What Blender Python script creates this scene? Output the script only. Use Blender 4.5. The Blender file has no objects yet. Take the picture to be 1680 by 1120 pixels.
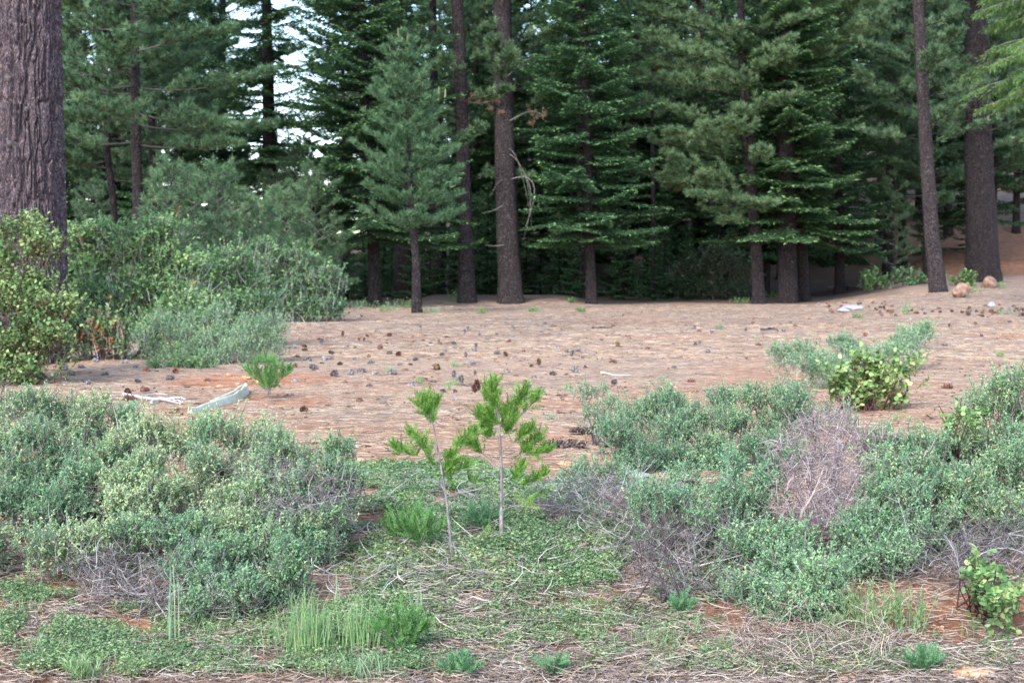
import bpy, math
import numpy as np
from mathutils import Vector

C = bpy.context.scene.collection
R = math.radians
# ------------------------------------------------------------------ camera model
F, CX, CY, EYE = 2450.0, 840.0, 560.0, 1.6
TH = math.atan(120.0 / F)
CT, ST = math.cos(TH), math.sin(TH)
TH_PITCH, EXPOSURE = TH, 1.96
HAZE = .0005

# ------------------------------------------------------------------ noise / terrain
_perm = np.random.default_rng(7).permutation(256)

def vn(x, y, s=0):
    x = np.asarray(x, float); y = np.asarray(y, float)
    ix = np.floor(x).astype(int); iy = np.floor(y).astype(int)
    fx = x - ix; fy = y - iy
    fx = fx * fx * (3 - 2 * fx); fy = fy * fy * (3 - 2 * fy)
    h = lambda a, b: _perm[(_perm[(a + s * 17) & 255] + b) & 255] / 255.0
    a = h(ix, iy); b = h(ix + 1, iy); c = h(ix, iy + 1); d = h(ix + 1, iy + 1)
    return (a * (1 - fx) + b * fx) * (1 - fy) + (c * (1 - fx) + d * fx) * fy

def sm(a, b, t):
    t = np.clip((t - a) / (b - a), 0, 1)
    return t * t * (3 - 2 * t)

def H(x, y):
    x = np.asarray(x, float); y = np.asarray(y, float)
    z = -0.42 * (1 - sm(6.3, 10.6, y + 0.5 * (vn(x * 0.6, y * 0.3, 3) - 0.5)))
    z = z + 0.10 * (vn(x * 0.28, y * 0.28, 1) - 0.5) + 0.035 * (vn(x * 1.7, y * 1.7, 2) - 0.5)
    z = z + 0.02 * (vn(x * 6, y * 6, 4) - 0.5)
    r = x / np.maximum(y, 20)
    z = z + sm(0.19, 0.30, r) * np.clip(y - 46, 0, 34) * 0.036
    z = z + sm(0.22, 0.30, r) * 1.2 * sm(79, 90, y)
    z = z + sm(-0.09, 0.03, r) * np.maximum(0, y - 84) * 0.15 * sm(84, 110, y)
    z = z + sm(-0.20, -0.14, r) * (1 - sm(-.06, .02, r)) * 5.0 * sm(98, 150, y)
    z = z + sm(-0.07, -0.05, r) * (1 - sm(0.03, 0.06, r)) * 0.28 * sm(62, 69, y) * (1 - sm(72, 90, y))
    return z

def ray(px, py):
    px = np.asarray(px, float); py = np.asarray(py, float)
    a = (px - CX) / F; b = (CY - py) / F
    y = CT + b * ST; z = -ST + b * CT
    return a / y, z / y            # x and z per metre of forward distance

def pt(px, py, d):
    rx, rz = ray(px, py)
    return np.stack([rx * d, np.ones_like(rx) * d, EYE + rz * d], -1)

_D = np.geomspace(4.5, 300, 1500)
def at(px, py):
    px = np.atleast_1d(np.asarray(px, float)); py = np.atleast_1d(np.asarray(py, float))
    rx, rz = ray(px, py)
    g = EYE + rz[:, None] * _D - H(rx[:, None] * _D, np.broadcast_to(_D, (len(px), len(_D))))
    k = np.argmax(g <= 0, axis=1)
    d = np.where(g.min(axis=1) <= 0, _D[k], 300.0)
    return np.stack([rx * d, d, H(rx * d, d)], -1)

def at1(px, py): return at(px, py)[0]

def proj(P):
    x, y, z = P[..., 0], P[..., 1], P[..., 2] - EYE
    f = y * CT - z * ST; u = y * ST + z * CT
    return CX + F * x / f, CY - F * u / f

def inpoly(px, py, poly):
    px = np.asarray(px); py = np.asarray(py)
    c = np.zeros(px.shape, bool); n = len(poly)
    for i in range(n):
        x0, y0 = poly[i]; x1, y1 = poly[(i + 1) % n]
        if y0 == y1: continue
        c ^= ((y0 > py) != (y1 > py)) & (px < (x1 - x0) * (py - y0) / (y1 - y0) + x0)
    return c

# ------------------------------------------------------------------ mesh building
class MB:
    def __init__(s): s.v, s.f, s.n = [], [], 0
    def add(s, V, Fc, mat=0):
        V = np.asarray(V, float).reshape(-1, 3); Fc = np.asarray(Fc, int)
        if len(V) == 0 or len(Fc) == 0: return
        s.v.append(V); s.f.append((Fc + s.n, mat)); s.n += len(V)
    def build(s, name, mats, parent=None, smooth=False):
        me = bpy.data.meshes.new(name)
        V = np.concatenate(s.v); me.vertices.add(len(V)); me.vertices.foreach_set('co', V.ravel().astype(np.float32))
        loops = np.concatenate([f.ravel() for f, m in s.f])
        cnt = np.concatenate([np.full(len(f), f.shape[1]) for f, m in s.f])
        mi = np.concatenate([np.broadcast_to(np.asarray(m), (len(f),)) for f, m in s.f])
        me.loops.add(len(loops)); me.loops.foreach_set('vertex_index', loops.astype(np.int32))
        me.polygons.add(len(cnt))
        me.polygons.foreach_set('loop_start', np.concatenate([[0], np.cumsum(cnt)[:-1]]).astype(np.int32))
        me.polygons.foreach_set('material_index', mi.astype(np.int32))
        if smooth: me.polygons.foreach_set('use_smooth', np.ones(len(cnt), bool))
        for m in (mats if isinstance(mats, (list, tuple)) else [mats]): me.materials.append(m)
        me.update(calc_edges=True)
        o = bpy.data.objects.new(name, me); C.objects.link(o)
        if parent is not None: o.parent = parent
        return o

def nrm(v): return v / np.maximum(np.linalg.norm(v, axis=-1, keepdims=True), 1e-9)
def rdir(g, n): return nrm(g.normal(size=(n, 3)))

def leaves(mb, P, D, N, L, W, mat=0, fold=0.15):
    n = len(P); L = np.broadcast_to(L, (n,))[:, None]; W = np.broadcast_to(W, (n,))[:, None]
    S = nrm(np.cross(D, N)); N = nrm(np.cross(S, D))
    V = np.stack([P, P + D * L * .45 + S * W * .5 + N * W * fold, P + D * L - N * L * .1, P + D * L * .45 - S * W * .5 + N * W * fold], 1)
    mb.add(V, np.arange(4 * n).reshape(n, 4), mat)

def rleaves(mb, P, D, N, L, W, mat=0):
    n = len(P); L = np.broadcast_to(L, (n,))[:, None]; W = np.broadcast_to(W, (n,))[:, None]
    S = nrm(np.cross(D, N)); N = nrm(np.cross(S, D))
    q = [(0, 0), (.25, .42), (.62, .5), (.93, .25), (1, 0), (.93, -.25), (.62, -.5), (.25, -.42)]
    V = np.stack([P + D * L * a + S * W * b + N * W * abs(b) * .25 for a, b in q], 1)
    mb.add(V, np.arange(8 * n).reshape(n, 8), mat)

def needles(mb, P, D, L, W, g, mat=0):
    n = len(P); L = np.broadcast_to(L, (n,))[:, None]; W = np.broadcast_to(W, (n,))[:, None]
    S = nrm(np.cross(D, rdir(g, n)))
    V = np.stack([P + S * W * .5, P - S * W * .5, P + D * L], 1)
    mb.add(V, np.arange(3 * n).reshape(n, 3), mat)

def strips(mb, P, W, S, mat=0):
    """P[n,m,3] centre lines, W[n,m] widths, S[n,3] side vectors: flat ribbons (grass, needles)."""
    n, m, _ = P.shape
    o = S[:, None, :] * W[..., None] * .5
    V = np.stack([P + o, P - o], 2).reshape(-1, 3)
    b = (np.arange(n)[:, None] * m + np.arange(m - 1)[None]) * 2
    Fc = np.stack([b, b + 1, b + 3, b + 2], -1).reshape(-1, 4)
    mb.add(V, Fc, mat)

def tubes(mb, P, Rr, s=3, mat=0):
    P = np.asarray(P, float); Rr = np.asarray(Rr, float)
    n, m, _ = P.shape
    T = nrm(np.gradient(P, axis=1))
    ref = np.where(np.abs(T[:, :1, 2:3]) > .8, np.array([1., 0, 0]), np.array([0, 0, 1.]))
    A = nrm(np.cross(T, np.broadcast_to(ref, T.shape))); B = np.cross(T, A)
    a = np.arange(s) * 2 * np.pi / s
    ring = A[:, :, None] * np.cos(a)[:, None] + B[:, :, None] * np.sin(a)[:, None]
    V = P[:, :, None] + ring * Rr[:, :, None, None]
    b = np.arange(n)[:, None, None] * m * s + np.arange(m - 1)[None, :, None] * s
    k = np.arange(s)[None, None]; k2 = (k + 1) % s
    Fc = np.stack([b + k, b + k2, b + k2 + s, b + k + s], -1).reshape(-1, 4)
    mb.add(V, Fc, mat)

def poly3(pts, m=9):
    """smooth resample of one polyline"""
    pts = np.asarray(pts, float); k = np.linspace(0, len(pts) - 1, m)
    out = np.stack([np.interp(k, np.arange(len(pts)), pts[:, i]) for i in range(3)], -1)
    for _ in range(2): out[1:-1] = (out[:-2] + 2 * out[1:-1] + out[2:]) / 4
    return out

# ------------------------------------------------------------------ objects
def props(o, label, cat, group=None, kind=None):
    if label: o['label'] = label
    if cat: o['category'] = cat
    if group: o['group'] = group
    if kind: o['kind'] = kind
    return o

def thing(name, label, cat, loc=(0, 0, 0), group=None, rz=0.0):
    o = bpy.data.objects.new(name, None); C.objects.link(o)
    o.empty_display_size = .2
    o.location = loc; o.rotation_euler = (0, 0, rz)
    return props(o, label, cat, group)

def dup(root, loc, rz=0.0, scale=1.0, label=None, group=None):
    r = root.copy(); C.objects.link(r)
    r.location = loc; r.rotation_euler = (0, 0, rz); r.scale = (scale,) * 3 if np.isscalar(scale) else scale
    if label: r['label'] = label
    if group: r['group'] = group
    for ch in list(root.children):
        c = ch.copy(); C.objects.link(c); c.parent = r
    return r

# ------------------------------------------------------------------ materials
def newmat(name):
    m = bpy.data.materials.new(name); m.use_nodes = True
    nt = m.node_tree; nt.nodes.clear()
    return m, nt

def ramp(nt, stops):
    r = nt.nodes.new('ShaderNodeValToRGB'); e = r.color_ramp.elements
    while len(e) > 1: e.remove(e[-1])
    e[0].position = stops[0][0]; e[0].color = (*stops[0][1], 1)
    for p, c in stops[1:]:
        x = e.new(p); x.color = (*c, 1)
    return r

def mat_island(name, stops, rough=.65, trans=0.0, spec=.25, vary=0.0, patch=0.0):
    m, nt = newmat(name); N = nt.nodes; L = nt.links
    g = N.new('ShaderNodeNewGeometry'); r = ramp(nt, stops)
    L.new(g.outputs['Random Per Island'], r.inputs[0])
    col = r.outputs[0]
    if vary:
        oi = N.new('ShaderNodeObjectInfo'); mr = N.new('ShaderNodeMapRange')
        mr.inputs[3].default_value = 1 - vary; mr.inputs[4].default_value = 1 + vary
        L.new(oi.outputs['Random'], mr.inputs[0])
        hr = N.new('ShaderNodeMapRange'); hr.inputs[3].default_value = .5 - .10 * vary; hr.inputs[4].default_value = .5 + .07 * vary
        wn = N.new('ShaderNodeTexWhiteNoise'); wn.noise_dimensions = '1D'; L.new(oi.outputs['Random'], wn.inputs['W']); L.new(wn.outputs['Value'], hr.inputs[0])
        hs = N.new('ShaderNodeHueSaturation'); L.new(hr.outputs[0], hs.inputs['Hue']); L.new(mr.outputs[0], hs.inputs['Value']); L.new(col, hs.inputs['Color']); col = hs.outputs[0]
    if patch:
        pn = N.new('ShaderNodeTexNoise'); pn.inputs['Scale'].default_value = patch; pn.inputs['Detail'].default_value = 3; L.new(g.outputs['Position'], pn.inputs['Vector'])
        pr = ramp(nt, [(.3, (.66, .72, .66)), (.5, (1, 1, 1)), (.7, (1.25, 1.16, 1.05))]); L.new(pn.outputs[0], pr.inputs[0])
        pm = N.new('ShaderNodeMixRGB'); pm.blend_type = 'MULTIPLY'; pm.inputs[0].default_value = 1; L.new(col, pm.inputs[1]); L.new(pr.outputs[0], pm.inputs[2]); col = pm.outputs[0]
    b = N.new('ShaderNodeBsdfPrincipled'); b.inputs['Roughness'].default_value = rough
    b.inputs['Specular IOR Level'].default_value = spec
    L.new(col, b.inputs['Base Color'])
    out = N.new('ShaderNodeOutputMaterial'); sh = b.outputs[0]
    if trans:
        t = N.new('ShaderNodeBsdfTranslucent'); L.new(col, t.inputs[0])
        mx = N.new('ShaderNodeMixShader'); mx.inputs[0].default_value = trans
        L.new(b.outputs[0], mx.inputs[1]); L.new(t.outputs[0], mx.inputs[2]); sh = mx.outputs[0]
    L.new(sh, out.inputs[0])
    return m

def mat_noise(name, stops, scale=(8, 8, 8), rough=.85, bump=.5, detail=6, bdist=.02, spec=.2, second=None):
    """noise-driven colour in object space, with bump"""
    m, nt = newmat(name); N = nt.nodes; L = nt.links
    tc = N.new('ShaderNodeTexCoord'); mp = N.new('ShaderNodeMapping'); mp.inputs['Scale'].default_value = scale
    L.new(tc.outputs['Object'], mp.inputs[0])
    n = N.new('ShaderNodeTexNoise'); n.inputs['Scale'].default_value = 1; n.inputs['Detail'].default_value = detail; n.inputs['Roughness'].default_value = .65
    L.new(mp.outputs[0], n.inputs['Vector'])
    r = ramp(nt, stops); L.new(n.outputs[0], r.inputs[0])
    b = N.new('ShaderNodeBsdfPrincipled'); b.inputs['Roughness'].default_value = rough; b.inputs['Specular IOR Level'].default_value = spec
    L.new(r.outputs[0], b.inputs['Base Color'])
    bp = N.new('ShaderNodeBump'); bp.inputs['Strength'].default_value = bump; bp.inputs['Distance'].default_value = bdist
    L.new(n.outputs[0], bp.inputs['Height']); L.new(bp.outputs[0], b.inputs['Normal'])
    out = N.new('ShaderNodeOutputMaterial'); L.new(b.outputs[0], out.inputs[0])
    return m

def mat_bark(name, furrow, plate, tint, k=1.0, bump=.9, bdist=.04):
    """vertical plates between furrows: stretched cells broken up by noise"""
    m, nt = newmat(name); N = nt.nodes; L = nt.links
    tc = N.new('ShaderNodeTexCoord')
    nz = N.new('ShaderNodeTexNoise'); nz.inputs['Scale'].default_value = 7 * k; nz.inputs['Detail'].default_value = 4
    L.new(tc.outputs['Object'], nz.inputs['Vector'])
    ad = N.new('ShaderNodeMixRGB'); ad.blend_type = 'ADD'; ad.inputs[0].default_value = .16 / k
    L.new(tc.outputs['Object'], ad.inputs[1]); L.new(nz.outputs['Color'], ad.inputs[2])
    mp = N.new('ShaderNodeMapping'); mp.inputs['Scale'].default_value = (9 * k, 9 * k, 1.7 * k); L.new(ad.outputs[0], mp.inputs[0])
    vo = N.new('ShaderNodeTexVoronoi'); vo.feature = 'DISTANCE_TO_EDGE'; L.new(mp.outputs[0], vo.inputs['Vector'])
    vc = N.new('ShaderNodeTexVoronoi'); L.new(mp.outputs[0], vc.inputs['Vector'])
    n2 = N.new('ShaderNodeTexNoise'); n2.inputs['Scale'].default_value = 15 * k; n2.inputs['Detail'].default_value = 8; n2.inputs['Roughness'].default_value = .7
    mp2 = N.new('ShaderNodeMapping'); mp2.inputs['Scale'].default_value = (1, 1, .3); L.new(tc.outputs['Object'], mp2.inputs[0]); L.new(mp2.outputs[0], n2.inputs['Vector'])
    r1 = ramp(nt, [(0, plate), (.6, tuple(.5 * (a + b) for a, b in zip(plate, tint))), (1, tint)])
    sp = N.new('ShaderNodeSeparateColor'); L.new(vc.outputs['Color'], sp.inputs[0])
    mxv = N.new('ShaderNodeMath'); mxv.operation = 'MULTIPLY_ADD'; mxv.inputs[1].default_value = .6; L.new(n2.outputs[0], mxv.inputs[0])
    ml = N.new('ShaderNodeMath'); ml.operation = 'MULTIPLY'; ml.inputs[1].default_value = .55; L.new(sp.outputs[0], ml.inputs[0]); L.new(ml.outputs[0], mxv.inputs[2])
    L.new(mxv.outputs[0], r1.inputs[0])
    r2 = ramp(nt, [(0, (0, 0, 0)), (.06, (.25, .25, .25)), (.22, (1, 1, 1))]); L.new(vo.outputs['Distance'], r2.inputs[0])
    r3 = ramp(nt, [(.36, (.15, .15, .15)), (.52, (1, 1, 1))]); L.new(n2.outputs[0], r3.inputs[0])
    mu = N.new('ShaderNodeMixRGB'); mu.blend_type = 'MULTIPLY'; mu.inputs[0].default_value = .8; L.new(r2.outputs[0], mu.inputs[1]); L.new(r3.outputs[0], mu.inputs[2])
    mx = N.new('ShaderNodeMixRGB'); L.new(mu.outputs[0], mx.inputs[0]); mx.inputs[1].default_value = (*furrow, 1); L.new(r1.outputs[0], mx.inputs[2])
    b = N.new('ShaderNodeBsdfPrincipled'); b.inputs['Roughness'].default_value = .9; b.inputs['Specular IOR Level'].default_value = .15
    L.new(mx.outputs[0], b.inputs['Base Color'])
    bp = N.new('ShaderNodeBump'); bp.inputs['Strength'].default_value = bump; bp.inputs['Distance'].default_value = bdist
    L.new(mu.outputs[0], bp.inputs['Height']); L.new(bp.outputs[0], b.inputs['Normal'])
    out = N.new('ShaderNodeOutputMaterial'); L.new(b.outputs[0], out.inputs[0])
    return m

M = {}
M['fir'] = mat_island('fir_needles', [(0, (.042, .098, .050)), (.6, (.074, .16, .074)), (1, (.125, .22, .095))], .65, .3, .2, .15)
M['firtip'] = mat_island('fir_new_growth', [(0, (.18, .34, .135)), (1, (.33, .50, .19))], .65, .3, .2, .12)
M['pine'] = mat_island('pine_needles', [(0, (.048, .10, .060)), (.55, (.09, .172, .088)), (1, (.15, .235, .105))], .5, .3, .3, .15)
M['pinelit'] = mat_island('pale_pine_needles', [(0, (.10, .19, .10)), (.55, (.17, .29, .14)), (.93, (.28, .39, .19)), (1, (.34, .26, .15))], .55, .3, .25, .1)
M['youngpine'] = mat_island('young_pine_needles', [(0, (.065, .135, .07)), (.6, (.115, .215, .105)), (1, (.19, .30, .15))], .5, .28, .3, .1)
M['deadneedle'] = mat_island('dead_pine_needles', [(0, (.17, .10, .065)), (1, (.30, .20, .13))], .7, .2)
M['cedar'] = mat_island('cedar_spray', [(0, (.075, .175, .035)), (.5, (.14, .30, .05)), (.9, (.23, .41, .085)), (1, (.30, .33, .10))], .6, .35, .15)
M['cedarfar'] = mat_island('cedar_far_spray', [(0, (.075, .15, .05)), (.6, (.13, .25, .075)), (.96, (.22, .33, .11)), (1, (.36, .26, .11))], .55, .35, .2)
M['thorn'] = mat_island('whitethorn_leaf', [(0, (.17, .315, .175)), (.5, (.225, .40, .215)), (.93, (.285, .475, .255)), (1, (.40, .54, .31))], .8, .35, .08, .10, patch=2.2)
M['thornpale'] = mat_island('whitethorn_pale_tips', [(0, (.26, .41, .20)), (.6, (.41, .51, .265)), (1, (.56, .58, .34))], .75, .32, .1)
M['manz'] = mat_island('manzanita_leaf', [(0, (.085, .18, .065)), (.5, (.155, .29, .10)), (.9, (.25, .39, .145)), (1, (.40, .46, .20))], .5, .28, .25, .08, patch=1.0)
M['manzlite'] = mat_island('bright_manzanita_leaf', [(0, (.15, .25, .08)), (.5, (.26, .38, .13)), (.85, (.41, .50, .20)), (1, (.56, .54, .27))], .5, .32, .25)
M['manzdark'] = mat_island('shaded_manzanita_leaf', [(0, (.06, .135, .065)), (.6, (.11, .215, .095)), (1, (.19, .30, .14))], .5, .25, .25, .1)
M['rusty'] = mat_island('rusty_leaf', [(0, (.33, .10, .04)), (1, (.55, .24, .10))], .6, .25)
M['carpet'] = mat_island('ground_cover_leaf', [(0, (.115, .215, .095)), (.5, (.215, .335, .155)), (.88, (.32, .43, .215)), (1, (.46, .44, .28))], .65, .27, .15, patch=4.0)
M['grass'] = mat_island('grass_blade', [(0, (.14, .28, .11)), (.6, (.25, .40, .17)), (.88, (.38, .47, .23)), (1, (.58, .52, .34))], .55, .35, .25)
M['bluegrass'] = mat_island('bluish_grass_blade', [(0, (.17, .28, .16)), (.7, (.29, .42, .24)), (1, (.50, .52, .33))], .55, .35, .3)
M['rabbit'] = mat_island('narrow_leaf', [(0, (.17, .28, .13)), (.7, (.29, .42, .19)), (1, (.43, .52, .26))], .55, .3, .3)
M['twig'] = mat_island('grey_twig', [(0, (.14, .12, .125)), (.5, (.30, .265, .275)), (.9, (.47, .435, .435)), (1, (.66, .64, .62))], .8)
M['twigpink'] = mat_island('pinkish_dead_twig', [(0, (.12, .085, .09)), (.5, (.29, .215, .22)), (.85, (.42, .335, .33)), (1, (.60, .55, .54))], .8)
M['twigdark'] = mat_island('dark_stem', [(0, (.05, .035, .035)), (.7, (.11, .08, .08)), (1, (.2, .16, .16))], .8)
M['redstem'] = mat_island('red_brown_stem', [(0, (.06, .025, .022)), (1, (.14, .06, .05))], .5)
M['litter'] = mat_island('dry_needle', [(0, (.16, .10, .072)), (.35, (.39, .255, .165)), (.7, (.56, .40, .265)), (.92, (.66, .53, .39)), (1, (.42, .39, .38))], .7, 0, .3)
M['littergrey'] = mat_island('weathered_litter', [(0, (.085, .065, .055)), (.4, (.24, .185, .155)), (.75, (.40, .325, .28)), (.95, (.54, .47, .40)), (1, (.60, .44, .28))], .75, 0, .2)
M['cone'] = mat_island('brown_cone_scale', [(0, (.09, .048, .032)), (.7, (.20, .105, .065)), (1, (.30, .17, .11))], .7, vary=.35)
M['conegrey'] = mat_island('grey_cone_scale', [(0, (.11, .10, .105)), (.6, (.24, .215, .22)), (1, (.38, .345, .345))], .8, vary=.3)
M['sugarcone'] = mat_island('long_cone_scale', [(0, (.045, .032, .03)), (.6, (.12, .085, .078)), (1, (.25, .19, .175))], .75)
M['barkdark'] = mat_bark('dark_bark', (.016, .012, .014), (.07, .056, .06), (.125, .10, .10), .7, 1.0, .06)
M['barkmid'] = mat_bark('grey_bark', (.022, .018, .02), (.095, .076, .08), (.165, .132, .13), .7, 1.0, .06)
M['barkbig'] = mat_bark('plated_pine_bark', (.032, .026, .034), (.115, .092, .115), (.225, .16, .155), .9, .7, .02)
M['sapbark'] = mat_noise('sapling_bark', [(.3, (.085, .072, .072)), (.5, (.18, .155, .155)), (.7, (.33, .30, .30))], (60, 60, 22), .8, .6, 5, .004)
M['limb'] = mat_noise('dead_limb', [(.3, (.10, .085, .085)), (.7, (.26, .23, .22))], (10, 10, 10), .85, .4)
M['rockorange'] = mat_noise('orange_rock', [(.3, (.11, .065, .05)), (.45, (.21, .115, .08)), (.56, (.28, .175, .13)), (.66, (.32, .29, .28))], (5, 5, 5), .9, .9, 8, .06)
M['rockwhite'] = mat_noise('pale_rock', [(.3, (.20, .185, .20)), (.55, (.36, .34, .35)), (.75, (.52, .50, .49))], (6, 6, 6), .85, .6, 8, .02)
M['rockflat'] = mat_noise('flat_orange_stone', [(.3, (.42, .20, .11)), (.55, (.56, .30, .17)), (.75, (.50, .36, .27))], (9, 9, 9), .9, .6, 8, .01)
M['wood'] = mat_noise('weathered_wood', [(.3, (.16, .12, .10)), (.55, (.34, .27, .23)), (.75, (.52, .46, .41))], (25, 4, 25), .85, .5, 6, .01)
M['whitewood'] = mat_noise('bleached_wood', [(.3, (.34, .30, .285)), (.7, (.58, .54, .51))], (25, 8, 25), .8, .4, 6, .006)
M['darkwood'] = mat_noise('dark_wood', [(.3, (.035, .028, .03)), (.7, (.13, .11, .11))], (25, 8, 25), .85, .5, 6, .01)
M['plastic'] = mat_noise('chalky_pale_green_concrete', [(.25, (.33, .34, .25)), (.5, (.50, .50, .39)), (.75, (.62, .60, .48))], (5, 5, 9), .7, .25, 7, .006)
M['flower'] = mat_island('white_petal', [(0, (.7, .7, .72)), (1, (.85, .85, .85))], .6, .3)
M['seedling'] = mat_island('seedling_spray', [(0, (.075, .19, .06)), (.6, (.13, .29, .085)), (1, (.21, .38, .13))], .6, .33, .15)
M['seedlingblue'] = mat_island('bluish_seedling_spray', [(0, (.09, .21, .10)), (.6, (.15, .31, .15)), (1, (.25, .42, .21))], .6, .33, .15)
M['manzshade'] = mat_island('shade_darkened_leaf', [(0, (.03, .065, .035)), (.7, (.06, .11, .055)), (1, (.11, .16, .08))], .55, .2, .3)  # leaf green darkened: the shade at the wood edge is put into its colour
M['thornstem'] = mat_island('whitethorn_stem', [(0, (.09, .08, .075)), (.7, (.19, .17, .16)), (.95, (.30, .28, .27)), (1, (.5, .48, .46))], .8)
M['twigheap'] = mat_island('dull_grey_twig', [(0, (.07, .058, .06)), (.5, (.17, .148, .15)), (.85, (.30, .27, .27)), (1, (.55, .52, .50))], .8)
M['chips'] = mat_island('bark_flecks', [(0, (.05, .032, .026)), (.5, (.13, .075, .055)), (.85, (.24, .13, .085)), (1, (.42, .33, .27))], .85, 0, .1)
# ------------------------------------------------------------------ ground
SOIL = [(430, 622, 1.3, 1), (365, 632, 1.0, 1), (460, 655, .9, .8), (680, 755, .8, .7), (560, 740, .9, .6), (950, 715, .7, .7), (900, 775, .7, .8), (1060, 765, .7, .7), (840, 700, .6, .5),
        (1640, 1000, .6, 1), (1500, 985, .6, .9), (1570, 1010, .5, .9), (1230, 1010, .35, .9), (960, 1010, .35, .9), (940, 1045, .25, .8), (260, 1020, .3, 1), (90, 950, .4, .8), (1350, 1015, .4, .8),
        (1560, 730, .8, .7), (1250, 660, .7, .6), (700, 690, .6, .4), (1060, 660, .8, .5), (1660, 700, .6, .7), (420, 1070, .2, .3), (1000, 970, .25, .8)]
_sp = [(at1(a, b), r, w) for a, b, r, w in SOIL]
def soil(x, y):
    s = np.zeros_like(x)
    for p, r, w in _sp:
        d = np.hypot(x - p[0], (y - p[1]) * .8) / r
        s = np.maximum(s, w * (1 - sm(.45, 1.15, d + .5 * (vn(x * 3, y * 3, 9) - .5))))
    s = np.maximum(s, .75 * sm(.62, .78, vn(x * .55, y * .4, 11)) * (1 - sm(14, 26, y)))
    s = np.maximum(s, .65 * sm(.50, .68, vn(x * .8, y * .55, 13) * .6 + vn(x * 2.6, y * 2.2, 14) * .4) * (1 - sm(13, 24, y)))
    r = x / np.maximum(y, 20)
    s = np.maximum(s, sm(.255, .275, r) * sm(77, 80, y) * (1 - sm(96, 104, y)))
    s = np.maximum(s, .5 * sm(.7, .85, vn(x * .25, y * .2, 12)) * (1 - sm(40, 60, y)))
    return s

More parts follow.
